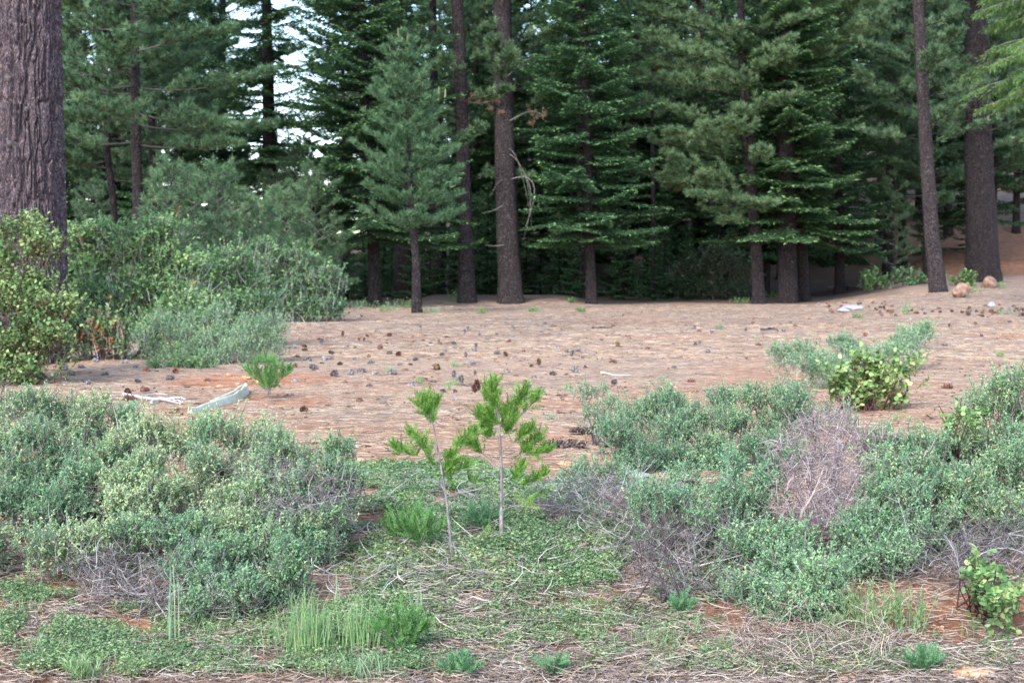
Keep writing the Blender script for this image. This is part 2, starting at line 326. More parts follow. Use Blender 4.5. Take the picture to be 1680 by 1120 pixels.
def make_ground():
    v = np.concatenate([np.linspace(-25, 5.5, 30)[:-1], np.linspace(5.5, 13, 170)[:-1], np.geomspace(13, 110, 190)[:-1], np.geomspace(110, 900, 50)])
    u = np.linspace(-1, 1, 321); u = .28 * u + .72 * u ** 3
    Y = v[:, None] + 0 * u[None]; W = 26 + .85 * np.maximum(v, 0)
    X = W[:, None] * u[None]
    Z = H(X, Y)
    # road edge along the near side
    rows, cols = Y.shape
    i = np.arange(rows - 1)[:, None] * cols + np.arange(cols - 1)[None]
    mb = MB(); mb.add(np.stack([X, Y, Z], -1), np.stack([i, i + 1, i + cols + 1, i + cols], -1).reshape(-1, 4))
    m, nt = newmat('forest_floor'); N = nt.nodes; L = nt.links
    geo = N.new('ShaderNodeNewGeometry')
    def noise(sc, det=6, ro=.6, stretch=(1, 1, 1), dist=0):
        mp = N.new('ShaderNodeMapping'); mp.inputs['Scale'].default_value = stretch; L.new(geo.outputs['Position'], mp.inputs[0])
        n = N.new('ShaderNodeTexNoise'); n.inputs['Scale'].default_value = sc; n.inputs['Detail'].default_value = det; n.inputs['Roughness'].default_value = ro
        n.inputs['Distortion'].default_value = dist; L.new(mp.outputs[0], n.inputs['Vector']); return n
    fine = noise(52, 8, .8, (1, .8, 1), .5); mid = noise(2.6, 6, .65); big = noise(.22, 4, .6)
    r1 = ramp(nt, [(.28, (.11, .07, .05)), (.40, (.31, .205, .145)), (.55, (.45, .32, .23)), (.72, (.60, .46, .35))]); L.new(fine.outputs[0], r1.inputs[0])
    r2 = ramp(nt, [(.32, (.15, .105, .085)), (.5, (.33, .24, .19)), (.70, (.48, .375, .315))]); L.new(fine.outputs[0], r2.inputs[0])
    rm = ramp(nt, [(.38, (0, 0, 0)), (.62, (1, 1, 1))])
    ma = N.new('ShaderNodeMath'); ma.operation = 'ADD'; L.new(mid.outputs[0], ma.inputs[0]); L.new(big.outputs[0], ma.inputs[1])
    mh = N.new('ShaderNodeMath'); mh.operation = 'MULTIPLY'; mh.inputs[1].default_value = .5; L.new(ma.outputs[0], mh.inputs[0]); L.new(mh.outputs[0], rm.inputs[0])
    x1 = N.new('ShaderNodeMixRGB'); L.new(rm.outputs[0], x1.inputs[0]); L.new(r1.outputs[0], x1.inputs[1]); L.new(r2.outputs[0], x1.inputs[2])
    pn = noise(1.1, 5, .6); pr = ramp(nt, [(.32, (.66, .62, .60)), (.5, (1, 1, 1)), (.68, (1.22, 1.18, 1.12))]); L.new(pn.outputs[0], pr.inputs[0])
    pm = N.new('ShaderNodeMixRGB'); pm.blend_type = 'MULTIPLY'; pm.inputs[0].default_value = 1; L.new(x1.outputs[0], pm.inputs[1]); L.new(pr.outputs[0], pm.inputs[2]); x1 = pm
    at_s = N.new('ShaderNodeAttribute'); at_s.attribute_name = 'soil'
    at_f = N.new('ShaderNodeAttribute'); at_f.attribute_name = 'duff'
    rs = ramp(nt, [(.3, (.24, .10, .055)), (.5, (.42, .19, .105)), (.7, (.56, .31, .19))]); L.new(mid.outputs[0], rs.inputs[0])
    fs = N.new('ShaderNodeMixRGB'); fs.blend_type = 'OVERLAY'; fs.inputs[0].default_value = .5; L.new(rs.outputs[0], fs.inputs[1]); L.new(fine.outputs[0], fs.inputs[2])
    x2 = N.new('ShaderNodeMixRGB'); L.new(at_s.outputs['Fac'], x2.inputs[0]); L.new(x1.outputs[0], x2.inputs[1]); L.new(fs.outputs[0], x2.inputs[2])
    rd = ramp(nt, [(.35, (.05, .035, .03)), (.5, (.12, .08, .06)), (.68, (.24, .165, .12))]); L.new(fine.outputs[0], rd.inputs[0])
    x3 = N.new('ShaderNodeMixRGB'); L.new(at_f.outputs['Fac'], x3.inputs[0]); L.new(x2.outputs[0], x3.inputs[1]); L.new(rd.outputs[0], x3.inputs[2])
    b = N.new('ShaderNodeBsdfPrincipled'); b.inputs['Roughness'].default_value = .95; b.inputs['Specular IOR Level'].default_value = .1
    L.new(x3.outputs[0], b.inputs['Base Color'])
    bp = N.new('ShaderNodeBump'); bp.inputs['Strength'].default_value = .9; bp.inputs['Distance'].default_value = .03
    L.new(fine.outputs[0], bp.inputs['Height']); L.new(bp.outputs[0], b.inputs['Normal'])
    out = N.new('ShaderNodeOutputMaterial'); L.new(b.outputs[0], out.inputs[0])
    o = mb.build('ground', m, smooth=True)
    sx, sy = X.ravel(), Y.ravel()
    a = o.data.attributes.new('soil', 'FLOAT', 'POINT'); a.data.foreach_set('value', soil(sx, sy).astype(np.float32))
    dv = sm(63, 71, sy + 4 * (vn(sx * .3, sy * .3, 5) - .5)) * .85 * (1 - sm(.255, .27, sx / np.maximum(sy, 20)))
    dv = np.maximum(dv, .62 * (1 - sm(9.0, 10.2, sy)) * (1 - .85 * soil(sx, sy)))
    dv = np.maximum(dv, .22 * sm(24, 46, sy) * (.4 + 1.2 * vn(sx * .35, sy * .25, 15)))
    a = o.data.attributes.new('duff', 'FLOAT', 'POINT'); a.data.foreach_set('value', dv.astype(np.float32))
    props(o, 'pinkish tan forest floor of pine needles and red soil across the clearing', 'ground', kind='structure')
make_ground()

def make_road():
    mb = MB(); xs = np.linspace(-40, 40, 500); e = 6.92 + .05 * (vn(xs * 2, xs * 0 + 3, 2) - .5) + .05 * sm(-1, 2, xs)
    rows = [np.full_like(xs, -6.), np.full_like(xs, 2.), e - .35, e - .06, e]
    zz = -.345
    P = [np.stack([xs, r, np.full_like(xs, zz - (.05 if k == 4 else 0)) ], -1) for k, r in enumerate(rows)]
    V = np.stack(P, 0); n = len(xs)
    i = np.arange(4)[:, None] * n + np.arange(n - 1)[None]
    mb.add(V, np.stack([i, i + 1, i + n + 1, i + n], -1).reshape(-1, 4))
    o = mb.build('road', mat_noise('road_asphalt', [(.35, (.10, .09, .105)), (.6, (.22, .20, .225)), (.75, (.34, .31, .33))], (120, 120, 120), .9, .6, 4, .005))
    props(o, 'grey gravelly road edge along the bottom of the bank', 'road', kind='structure')
make_road()

# ------------------------------------------------------------------ litter (uncountable dry needles and twigs)
def scatter(g, n, y0, y1, power=1.0):
    """points on the ground, seen wedge, denser near"""
    u = g.random(n); y = (y0 ** (1 - power) + u * (y1 ** (1 - power) - y0 ** (1 - power))) ** (1 / (1 - power)) if power != 1 else y0 * (y1 / y0) ** u
    x = (g.random(n) - .5) * 2 * .50 * y
    return x, y

def strands(name, g, x, y, L, W, mat, lift=.02, kind='stuff', label=None, cat=None, bend=.25):
    n = len(x); z = H(x, y)
    a = g.random(n) * 2 * np.pi; d = np.stack([np.cos(a), np.sin(a), (g.random(n) - .4) * lift * 14], -1)
    L = L * (.4 + .9 * g.random(n)); t = np.linspace(-.5, .5, 4)
    side = np.stack([-d[:, 1], d[:, 0], 0 * a], -1)
    P0 = np.stack([x, y, z + .004 + lift * g.random(n)], -1)
    cv = (g.random(n) - .5) * bend * 2
    P = P0[:, None] + d[:, None] * (L[:, None] * t)[..., None] + side[:, None] * (cv[:, None] * L[:, None] * (t ** 2 * 4))[..., None]
    gz = H(P[..., 0], P[..., 1]) + .003
    P[..., 2] = np.maximum(P[..., 2], gz)
    w = W * (.6 + .8 * g.random(n)); Wm = w[:, None] * np.array([.5, 1, 1, .4])
    mb = MB(); tubes(mb, P, Wm * .5, 3)
    o = mb.build(name, mat); props(o, label, cat, kind=kind)
    return o

g = np.random.default_rng(11)
x, y = scatter(g, 110000, 9.2, 26, 1.5)
k = g.random(len(x)) > soil(x, y) * .75
strands('needle_litter', g, x[k], y[k], .17, .0034, M['litter'], .006, label='dry tan pine needles strewn over the flat clearing', cat='needle litter')
x, y = scatter(g, 40000, 26, 66, 1.2)
strands('needle_litter', g, x, y, .30, .0075, M['litter'], .006, label='dry pine needles carpeting the far half of the clearing', cat='needle litter')
x, y = scatter(g, 27000, 6.9, 10.2)
k = g.random(len(x)) > soil(x, y) * .85
strands('needle_litter', g, x[k], y[k], .15, .0042, M['litter'], .03, label='straw coloured needles lying on the roadside bank', cat='needle litter')
x, y = scatter(g, 44000, 6.9, 9.6)
k = g.random(len(x)) > soil(x, y) * .8
strands('twig_litter', g, x[k], y[k], .10, .0045, M['littergrey'], .05, label='grey weathered twigs and bits littering the roadside bank', cat='twig litter', bend=.5)
x, y = scatter(g, 1300, 6.9, 9.0)
k = (g.random(len(x)) > soil(x, y) * .6) & (x > -.6)
strands('twig_litter', g, x[k], y[k], .26, .0055, M['littergrey'], .06, label='long pale sticks and stalks tangled on the lower right bank', cat='twig litter', bend=.4)

x, y = scatter(g, 9000, 9.5, 62, 1.25); k = vn(x * .7, y * .7, 41) * .6 + vn(x * 2.2, y * 2.2, 42) * .4 > .46
strands('bark_litter', g, x[k], y[k], .07, .020, M['chips'], .006, label='dark bark flakes and cone scales sprinkled over the clearing', cat='bark litter', bend=.3)
x, y = scatter(g, 1500, 9.5, 50, 1.2)
strands('twig_litter', g, x, y, .30, .009, M['littergrey'], .012, label='loose grey twigs scattered over the clearing', cat='twig litter', bend=.5)
# TWIGMAT
x = g.uniform(-1.2, 1.0, 900); y = g.uniform(8.2, 11.0, 900)
strands('twig_litter', g, x, y, .17, .0042, M['twig'], .11, label='thin grey twigs threaded through the green mat round the saplings', cat='twig litter', bend=.5)
# ------------------------------------------------------------------ trunks
def trunk_mesh(mb, P, Rr, s, g, rough=.05, freq=3.0, flare=.5):
    """one tapered trunk with uneven surface: P[m,3], Rr[m]"""
    m = len(P); zrel = np.linspace(0, 1, m)
    a = np.arange(s) * 2 * np.pi / s
    ph = g.random(4) * 50
    V = np.zeros((m, s, 3))
    h = P[:, 2] - P[0, 2]
    fl = 1 + flare * np.exp(-h / (Rr[0] * 1.6 + .05))
    for i in range(s):
        nz = vn(np.full(m, a[i] * freq + ph[0]), h * .8 + ph[1], 6) - .5 + .6 * (vn(np.full(m, a[i] * freq * 3 + ph[2]), h * 2.5 + ph[3], 8) - .5)
        rr = Rr * (1 + rough * 2 * nz) * (1 + (fl - 1) * (.7 + .6 * vn(np.full(m, a[i] * 1.2), np.full(m, ph[0]), 3)))
        V[:, i] = P + np.stack([np.cos(a[i]) * rr, np.sin(a[i]) * rr, 0 * rr], -1)
    V[:, :, 2] += 0
    b = np.arange(m - 1)[:, None] * s; k = np.arange(s)[None]; k2 = (k + 1) % s
    mb.add(V, np.stack([b + k, b + k2, b + k2 + s, b + k + s], -1).reshape(-1, 4))

# ------------------------------------------------------------------ crowns (local coordinates, ax(z) -> x,y of the trunk)
def fir_crown(mb, mbl, g, ax, Ht, zb, Rm, nb, piece=.15, prof=.75, tipf=.5, az=None, droop=-.22):
    for i in range(nb):
        q = (i + g.random()) / nb
        z0 = zb + (Ht - zb) * q ** 1.05
        L = Rm * (1 - q) ** prof * (.72 + .42 * g.random()) + .12
        a = i * 2.39996 + g.normal() * .35 if az is None else az(g)
        o = np.array([math.cos(a), math.sin(a), 0]); s = np.array([-o[1], o[0], 0]); up = np.array([0, 0, 1.])
        e0 = droop + .62 * q + .1 * g.normal()
        e2 = .16 + .05 * g.normal()
        def axis(t):
            bx, by = ax(z0)
            t = np.asarray(t)
            return np.array([bx, by, z0]) + o * (L * t)[..., None] + up * (L * (e0 * t + e2 * t * t))[..., None] + s * (L * .06 * np.sin(t * 3 + i))[..., None]
        tt = np.linspace(0, .95, 6)
        tubes(mbl, axis(tt)[None], (np.linspace(.012 + .009 * L, .004, 6))[None], 4)
        nl = max(4, int(L / (piece * .95)))
        t = np.clip(np.linspace(.16, 1, nl) + g.normal(size=nl) * .01, .1, 1)
        Ps, Ds, Ts = [], [], []
        for sd in (-1, 1):
            ll = L * .40 * (1 - t) ** .75 * (.6 + .4 * np.sin(np.clip(t * 4, 0, 1.57))) + .12
            nn = np.maximum(1, (ll / (piece * .8)).astype(int))
            rep = np.repeat(np.arange(nl), nn)
            idx = np.concatenate([np.arange(k) for k in nn]); fr = (idx + .3) / nn[rep]
            d = nrm(o * .62 + s * sd * .85 + up * (-.06))
            base = axis(t)[rep] + d * (ll[rep] * fr)[:, None] - up * (.10 * ll[rep] * fr ** 2)[:, None]
            last = idx == nn[rep] - 1
            Ps.append(base); Ds.append(np.tile(d, (len(base), 1))); Ts.append(last)
            for sg in (-1, 1):
                d2 = nrm(d * .7 + np.cross(up, d) * sg * .7)
                Ps.append(base); Ds.append(np.tile(d2, (len(base), 1))); Ts.append(np.zeros(len(base), bool))
        ta = t
        Ps.append(axis(ta)); Ds.append(np.tile(o, (nl, 1))); Ts.append(ta > .93)
        P = np.concatenate(Ps); D = np.concatenate(Ds); T = np.concatenate(Ts)
        n = len(P)
        P = P + g.normal(size=(n, 3)) * np.array([.03, .03, .025]); D = nrm(D + g.normal(size=(n, 3)) * .22 + up * .08)
        N = nrm(up + g.normal(size=(n, 3)) * .35)
        lit = T & (g.random(n) < tipf)
        lo = P[:, 2] < z0 - 99
        ln = piece * (.8 + .7 * g.random(n)); w = piece * .42 * (.8 + .5 * g.random(n))
        for flag, mt in ((~lit, 0), (lit, 1)):
            if flag.any(): leaves(mb, P[flag], D[flag], N[flag], ln[flag], w[flag], mt)

def pine_tufts(mb, g, P, D, nn=26, L=.2, W=.016, mat=0, spread=.75):
    n = len(P)
    PP = np.repeat(P, nn, 0); DD = np.repeat(D, nn, 0)
    PP = PP - DD * (g.random(len(PP)) * L * .7)[:, None]
    d = nrm(DD * .75 + rdir(g, len(PP)) * spread + np.array([0, 0, .08]))
    needles(mb, PP, d, L * (.65 + .6 * g.random(len(PP))), W * (.7 + .6 * g.random(len(PP))), g, np.repeat(np.broadcast_to(mat, (n,)), nn))

def pine_crown(mb, mbl, g, ax, Ht, zb, Rm, nb, nn=24, nl=.2, w=.016, prof=.6, az=None, up0=.05, lit=.3, dens=5.4, branches=None, q0=0.0):
    TP, TD = [], []
    bl = branches or [None] * nb; nb = len(bl)
    for i, br in enumerate(bl):
        q = q0 + (1 - q0) * (i + g.random()) / nb
        z0 = zb + (Ht - zb) * q
        L = Rm * (1 - q) ** prof * (.6 + .55 * g.random()) + .25
        a = i * 2.39996 + g.normal() * .4 if az is None else az(g)
        e0 = up0 + .45 * q + .15 * g.normal()
        if br is not None: z0, a, L, e0 = br
        o = np.array([math.cos(a), math.sin(a), 0]); s = np.array([-o[1], o[0], 0]); up = np.array([0, 0, 1.])
        e2 = .12 + .1 * g.random(); wv = g.normal() * .12
        bx, by = ax(z0)
        def axis(t):
            t = np.asarray(t)
            return np.array([bx, by, z0]) + o * (L * t)[..., None] + up * (L * (e0 * t + e2 * t * t))[..., None] + s * (L * wv * np.sin(t * 4))[..., None]
        tt = np.linspace(0, 1, 8)
        tubes(mbl, axis(tt)[None], (np.linspace(.012 + .0065 * L, .007, 8))[None], 4)
        ns = max(3, int(L * dens)); t = np.sort(.16 + .84 * g.random(ns) ** .8) if L > 1.2 else np.sort(.1 + .9 * g.random(ns + 2)); ns = len(t)
        sd = np.where(np.arange(ns) % 2 == 0, 1, -1) * (.35 + .6 * g.random(ns))
        D = nrm(o[None] * .7 + s[None] * sd[:, None] + up[None] * (.15 + .4 * g.random(ns))[:, None])
        ll = (.30 * L * (1.1 - t) + .18) * (.6 + .7 * g.random(ns))
        B = axis(t)
        E = B + D * ll[:, None] + up * (.1 * ll)[:, None]
        tubes(mbl, np.stack([B, .5 * (B + E) - up * .03, E], 1), np.tile(np.array([.012, .009, .006]), (ns, 1)), 3)
        for u in (.2, .45, .72, 1.0):
            kk = ll > (.7 if u < .3 else .4 if u < .5 else .25 if u < .9 else 0)
            if kk.any():
                TP.append((B + (E - B) * u)[kk] + g.normal(size=(kk.sum(), 3)) * .05); TD.append(nrm(D[kk] * .8 + up * .35 + g.normal(size=(kk.sum(), 3)) * .25))
        TP.append(axis(np.array([.86, .95, 1.0]))); TD.append(np.tile(nrm(o + up * .3), (3, 1)))
    P = np.concatenate(TP); D = np.concatenate(TD)
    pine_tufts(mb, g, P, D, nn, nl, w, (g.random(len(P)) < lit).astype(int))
# ------------------------------------------------------------------ named trees at the clearing's edge
def trunk_path(px, base, Ht, w0):
    """px: photo points from base to top; returns local polyline (m,3), ax(z), radii"""
    d = base[1]
    P = np.array([pt(a, b, d) for a, b in px]) - base
    P[:, 1] = 0
    P[0] = (0, 0, -.15)
    if P[-1, 2] < Ht - .5:
        dr = P[-1] - P[-2]; dr = dr / max(dr[2], .01)
        k = np.linspace(0, 1, 5)[1:, None]; zz = (Ht - P[-1, 2]) * k
        ext = P[-1] + np.concatenate([dr[0] * .4 * zz, 0 * zz, zz], -1)
        P = np.concatenate([P, ext])
    zs = P[:, 2]
    ax = lambda z: (float(np.interp(z, zs, P[:, 0])), float(np.interp(z, zs, P[:, 1])))
    return P, ax

def hero(name, label, px, wpx, Ht, bark, d=None, cat='tree', s=16, group=None, taper=.85, flare=.35):
    if d is None: base = at1(*px[0])
    else:
        base = pt(px[0][0], px[0][1], d); base[2] = H(base[0], base[1])
    P, ax = trunk_path(px, base, Ht, wpx)
    root = thing(name, label, cat, base, group)
    g = np.random.default_rng(int(abs(px[0][0]) * 7 + 1))
    zz = np.concatenate([[-.15], np.linspace(0, min(2, Ht * .15), 7), np.linspace(min(2, Ht * .15), Ht, 40)[1:]])
    PP = np.array([[ax(z)[0], ax(z)[1], z] for z in zz])
    r0 = wpx * base[1] / F / 2
    rr = r0 * (1 - np.clip(zz / Ht, 0, 1)) ** taper + .012
    mb = MB(); trunk_mesh(mb, PP, rr, s, g, flare=flare)
    mb.build('trunk', bark, root, smooth=True)
    return root, ax, base, g

def crown(root, fn, mats, limbmat, name='crown'):
    mb, mbl = MB(), MB(); fn(mb, mbl)
    mb.build(name, mats, root)
    if mbl.v: mbl.build('branches', limbmat, root)

def hpx(base, py):                      # height above base of a photo row at the tree's distance
    return pt(0, py, base[1])[2] - base[2]

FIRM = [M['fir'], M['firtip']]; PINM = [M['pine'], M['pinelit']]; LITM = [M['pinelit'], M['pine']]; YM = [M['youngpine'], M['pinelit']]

def ridged_trunk(root, ax, r0, Ht, taper):
    o = [k for k in root.children if k.name.startswith('trunk')][0]; bpy.data.objects.remove(o)
    zz = np.concatenate([np.linspace(-.2, 9.5, 560), np.linspace(9.6, Ht, 40)]); s = 300; a = np.arange(s) * 2 * np.pi / s
    A, Z = np.meshgrid(a, zz); rr = r0 * (1 - np.clip(Z / Ht, 0, 1)) ** taper + .012
    def cyl(fa, fz, sd):     # seamless round the trunk
        w = .5 - .5 * np.cos(np.clip((A - 5.6) / (2 * np.pi - 5.6), 0, 1) * np.pi)
        return vn(A * fa, Z * fz, sd) * (1 - w) + vn((A - 2 * np.pi) * fa, Z * fz, sd) * w
    warp = (cyl(3, 1.1, 21) - .5) * 1.2
    def ridge(fa, fz, sd):
        Aw = A + warp * .12
        w = .5 - .5 * np.cos(np.clip((A - 5.6) / (2 * np.pi - 5.6), 0, 1) * np.pi)
        n = vn(Aw * fa, Z * fz, sd) * (1 - w) + vn((Aw - 2 * np.pi) * fa, Z * fz, sd) * w
        return np.abs(n - .5) * 2
    furrow = sm(.0, .30, ridge(9.5, 1.3, 22)) * sm(0, .22, ridge(15, 3.2, 23))
    d = .07 * (furrow - 1) + .016 * (cyl(26, 9, 24) - .5) + .012 * (cyl(55, 30, 25) - .5) + .05 * (cyl(1.5, .3, 26) - .5)
    rr = rr + d + r0 * .10 * np.exp(-np.maximum(Z, 0) / 1.0)
    cx = np.array([ax(z)[0] for z in zz])[:, None]
    V = np.stack([cx + np.cos(A) * rr, np.sin(A) * rr, Z], -1); m = len(zz)
    i = np.arange(m - 1)[:, None] * s; j = np.arange(s)[None]; j2 = (j + 1) % s
    mb = MB(); mb.add(V, np.stack([i + j, i + j2, i + s + j2, i + s + j], -1).reshape(-1, 4)); mb.build('trunk', M['barkbig'], root, smooth=True)

# 1 the great pine at the left edge
root, ax, base, g = hero('giant_pine', 'huge pine trunk with plated purplish bark at the left edge behind the shrubs', [(50, 596), (49, 380), (42, 0), (39, -260)], 114, 34, M['barkbig'], taper=.42, s=96, flare=.10)
ridged_trunk(root, ax, .5 * 114 * base[1] / F, 34, .42)
for (a, b, r) in ((35, 45, .055), (30, 135, .07), (60, 185, .055), (33, 240, .06), (70, 95, .04), (44, 300, .04)):
    p = pt(a, b, base[1]) - base; cx = ax(p[2])[0]; r0 = .5 * 114 * base[1] / F * (1 - p[2] / 34) ** .42
    off = p[0] - cx; yy = -math.sqrt(max(r0 ** 2 - off ** 2, .01))
    q = np.array([cx + off, yy * .97, p[2]]); o = nrm(np.array([off, yy, 0.]))
    mb = MB(); tubes(mb, (q + o * np.array([[-.06], [.0], [.035], [.045]]))[None], np.array([[r * 1.1, r * .95, r * .7, .004]]), 9)
    mb.build('branch_stub', M['darkwood'], root)
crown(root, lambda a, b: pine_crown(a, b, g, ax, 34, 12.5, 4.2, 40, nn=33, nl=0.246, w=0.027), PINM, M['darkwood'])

# 2 tall pine in the middle
root, ax, base, g = hero('tall_pine', 'tallest straight pine in the middle with thick pinkish grey trunk and dead lower limbs', [(838, 497), (832, 380), (828, 250), (823, 0)], 37, 36, M['barkmid'], taper=.7)
h = lambda py: hpx(base, py)
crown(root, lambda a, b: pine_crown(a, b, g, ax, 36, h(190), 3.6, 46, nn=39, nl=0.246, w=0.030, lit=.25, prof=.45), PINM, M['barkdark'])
for pl, r in (([(835, 295), (862, 286), (880, 300), (876, 335), (862, 372)], .03), ([(862, 286), (872, 310), (870, 350), (858, 395)], .02), ([(832, 250), (850, 262), (868, 300), (872, 372)], .018), ([(833, 200), (870, 180), (896, 190)], .03), ([(826, 160), (790, 170), (770, 168)], .03),
              ([(838, 400), (815, 404), (795, 402)], .035), ([(836, 330), (812, 345), (790, 350)], .025), ([(830, 240), (845, 250), (858, 290), (868, 340)], .016), ([(833, 290), (815, 300), (806, 320)], .018), ([(828, 130), (858, 100), (872, 96)], .025)):
    P = np.array([pt(a, b, base[1] - .3 - .25 * i) for i, (a, b) in enumerate(pl)]) - base
    mb = MB(); tubes(mb, poly3(P, 10)[None], np.linspace(r, r * .25, 10)[None], 5); mb.build('dead_branch', M['limb'], root)
mb = MB(); TP = []
for (a, b) in ((756, 158), (765, 163), (785, 165), (796, 170), (806, 178), (820, 188), (880, 186), (868, 178), (890, 192), (872, 200), (815, 165)):
    TP.append(pt(a, b, base[1] - .6 + .3 * g.normal()) - base)
TP = np.repeat(np.array(TP), 3, 0) + g.normal(size=(33, 3)) * .09
pine_tufts(mb, g, TP, np.tile([0, -.2, -1.], (33, 1)) + g.normal(size=(33, 3)) * .3, 26, .2, .022)
mb.build('dead_needle_clusters', M['deadneedle'], root)

# 3 grey pine left of it
root, ax, base, g = hero('grey_pine', 'slimmer straight grey pine trunk standing just left of the tallest pine', [(767, 497), (763, 380), (757, 180), (750, 0)], 25, 31, M['barkmid'], taper=.6)
crown(root, lambda a, b: pine_crown(a, b, g, ax, 31, hpx(base, 290), 2.6, 44, nn=36, nl=0.246, w=0.030, lit=.3, prof=.4), PINM, M['barkdark'])

# 4 bluish young pine in front
root, ax, base, g = hero('young_pine', 'bluish young pine with upright pale candles and bare lower trunk before the firs', [(684, 513), (683, 430), (676, 360), (668, 200), (661, 60)], 15, hpx(at1(684, 513), 46), M['barkdark'], s=10)
Ht = hpx(base, 46)
def yp(a, b):
    zb = hpx(base, 372); TP, TD = [], []
    nw = 12
    for k in range(nw):
        q = k / (nw - 1); z0 = zb + (Ht - zb) * q ** .95 * .97
        for j in range(9):
            L = 2.0 * (.55 + .45 * math.sin(min(1, q * 3.3 + .35) * 1.57)) * (1 - q) ** .62 * (.7 + .5 * g.random()) + .1
            az = j * .698 + k * .9 + g.normal() * .2; e = .12 + .75 * q + .12 * g.normal()
            o = np.array([math.cos(az), math.sin(az), 0])
            t = np.linspace(0, 1, 6); bx, by = ax(z0)
            P = np.array([bx, by, z0]) + o * (L * t)[:, None] + np.array([0, 0, 1]) * (L * (e * t * .7 + .3 * t * t))[:, None]
            tubes(b, P[None], np.linspace(.018, .006, 6)[None], 4)
            n = max(4, int(L * 14)); tt = .22 + .78 * g.random(n)
            Q = np.stack([np.interp(tt, t, P[:, i]) for i in range(3)], -1)
            s = np.array([-o[1], o[0], 0]); sd = g.normal(size=n) * .28 * L * (1.1 - tt)
            Q = Q + s * sd[:, None] + np.array([0, 0, 1]) * (np.abs(sd) * .3)[:, None]
            TP.append(Q); TD.append(nrm(o * .5 + np.array([0, 0, .75]) + g.normal(size=(n, 3)) * .3))
    pine_tufts(a, g, np.concatenate(TP), np.concatenate(TD), 34, .21, .022, 0, .7)
crown(root, yp, YM, M['barkdark'])
cm = mat_noise('pale_candle', [(.3, (.16, .17, .08)), (.7, (.30, .28, .15))], (20, 20, 20))
for (x0, y0, x1, y1) in ((661, 92, 659, 44), (655, 78, 653, 46), (668, 80, 669, 52), (661, 100, 664, 78), (641, 92, 639, 76), (692, 150, 694, 132), (719, 165, 720, 142), (730, 160, 731, 146)):
    P = np.array([pt(x0, y0, base[1]), pt((x0 + x1) / 2, (y0 + y1) / 2, base[1]), pt(x1, y1, base[1])]) - base
    mb = MB(); tubes(mb, P[None], np.array([[.03, .028, .012]]), 6); mb.build('candle', cm, root)

# 5.. firs and pines along the edge
root, ax, base, g = hero('layered_fir', 'dark layered fir with shelf like branches reaching low right of the tallest pine', [(971, 499), (966, 380), (958, 0)], 17, 27, M['barkdark'])
crown(root, lambda a, b: fir_crown(a, b, g, ax, 27, hpx(base, 398), 3.3, 230, .18, .62, .8), FIRM, M['barkdark'])

root, ax, base, g = hero('spreading_fir', 'tall broad fir with pale green branch tips behind the bluish young pine', [(616, 503), (612, 380), (598, 170), (592, 0)], 20, 28, M['barkdark'])
crown(root, lambda a, b: fir_crown(a, b, g, ax, 28, hpx(base, 388), 4.3, 260, .18, .6, .95), FIRM, M['barkdark'])

root, ax, base, g = hero('sparse_fir', 'thin tall fir with open sky showing on its right side', [(444, 480), (442, 250), (437, 0)], 28, 27, M['barkdark'], d=74)
crown(root, lambda a, b: fir_crown(a, b, g, ax, 27, hpx(base, 300), 2.8, 190, .19, .5, .85, az=lambda g: math.pi + g.normal() * 1.5), FIRM, M['barkdark'])

root, ax, base, g = hero('twin_fir', 'massive dark fir with black trunk and wide drooping shelves on the right', [(1293, 497), (1291, 380), (1284, 0)], 33, 27, M['barkdark'], flare=.08)
crown(root, lambda a, b: fir_crown(a, b, g, ax, 27, hpx(base, 385), 3.55, 300, .19, .5, .8), FIRM, M['barkdark'])

root, ax, base, g = hero('slender_pine', 'slender pine trunk touching the right side of the massive dark fir', [(1320, 491), (1314, 380), (1306, 0)], 19, 26, M['barkdark'], d=71)
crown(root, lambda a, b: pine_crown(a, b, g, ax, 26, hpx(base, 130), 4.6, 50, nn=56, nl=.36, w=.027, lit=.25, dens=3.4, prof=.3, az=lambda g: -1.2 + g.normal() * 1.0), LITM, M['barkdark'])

root, ax, base, g = hero('leaning_pine', 'leaning pine with pale tufted branches sweeping left over the dark shrub', [(1246, 492), (1239, 385), (1228, 250), (1216, 60)], 20, 27, M['barkdark'], d=68.5)
def lp(a, b):
    br = []
    for (py, L, azd, e) in ((300, 5.0, 188, -.02), (292, 4.6, 204, .0), (310, 4.4, 196, -.04), (318, 4.0, 176, -.06), (262, 4.6, 192, .04), (250, 4.2, 206, .02), (240, 3.4, 222, .05), (330, 3.4, 210, -.1), (366, 1.8, 205, -.1), (355, 2.4, 190, -.05), (340, 2.0, 250, -.1), (215, 4.4, 188, .1), (228, 3.2, 245, .02), (345, 2.6, 280, -.08), (270, 2.6, 275, 0), (190, 3.2, 300, .02), (130, 3.6, 290, .05),
                            (160, 4.8, 186, .06), (135, 5.2, 178, .05), (118, 4.6, 200, .08), (95, 5.0, 190, .1), (60, 5.2, 182, .1), (30, 5.4, 176, .1), (0, 5.0, 195, .1), (80, 3.6, 230, .1), (150, 3.4, 240, .0), (200, 2.6, 255, 0),
                            (60, 3.6, 330, .1), (110, 3.2, 300, .1), (20, 4.0, 270, .1), (-30, 5.0, 185, .1), (-30, 4.0, 250, .1), (-70, 5.0, 170, .1), (-70, 4, 210, .1)):
        br.append((hpx(base, py), R(azd), L, e))
    pine_crown(a, b, g, ax, 27, 2, 4, 0, nn=45, nl=0.258, w=0.028, lit=.15, dens=6.5, branches=br)
    pine_crown(a, b, g, ax, 27, hpx(base, -90), 4.2, 26, nn=33, nl=0.258, w=0.032, lit=.3)
crown(root, lp, LITM, M['barkdark'])

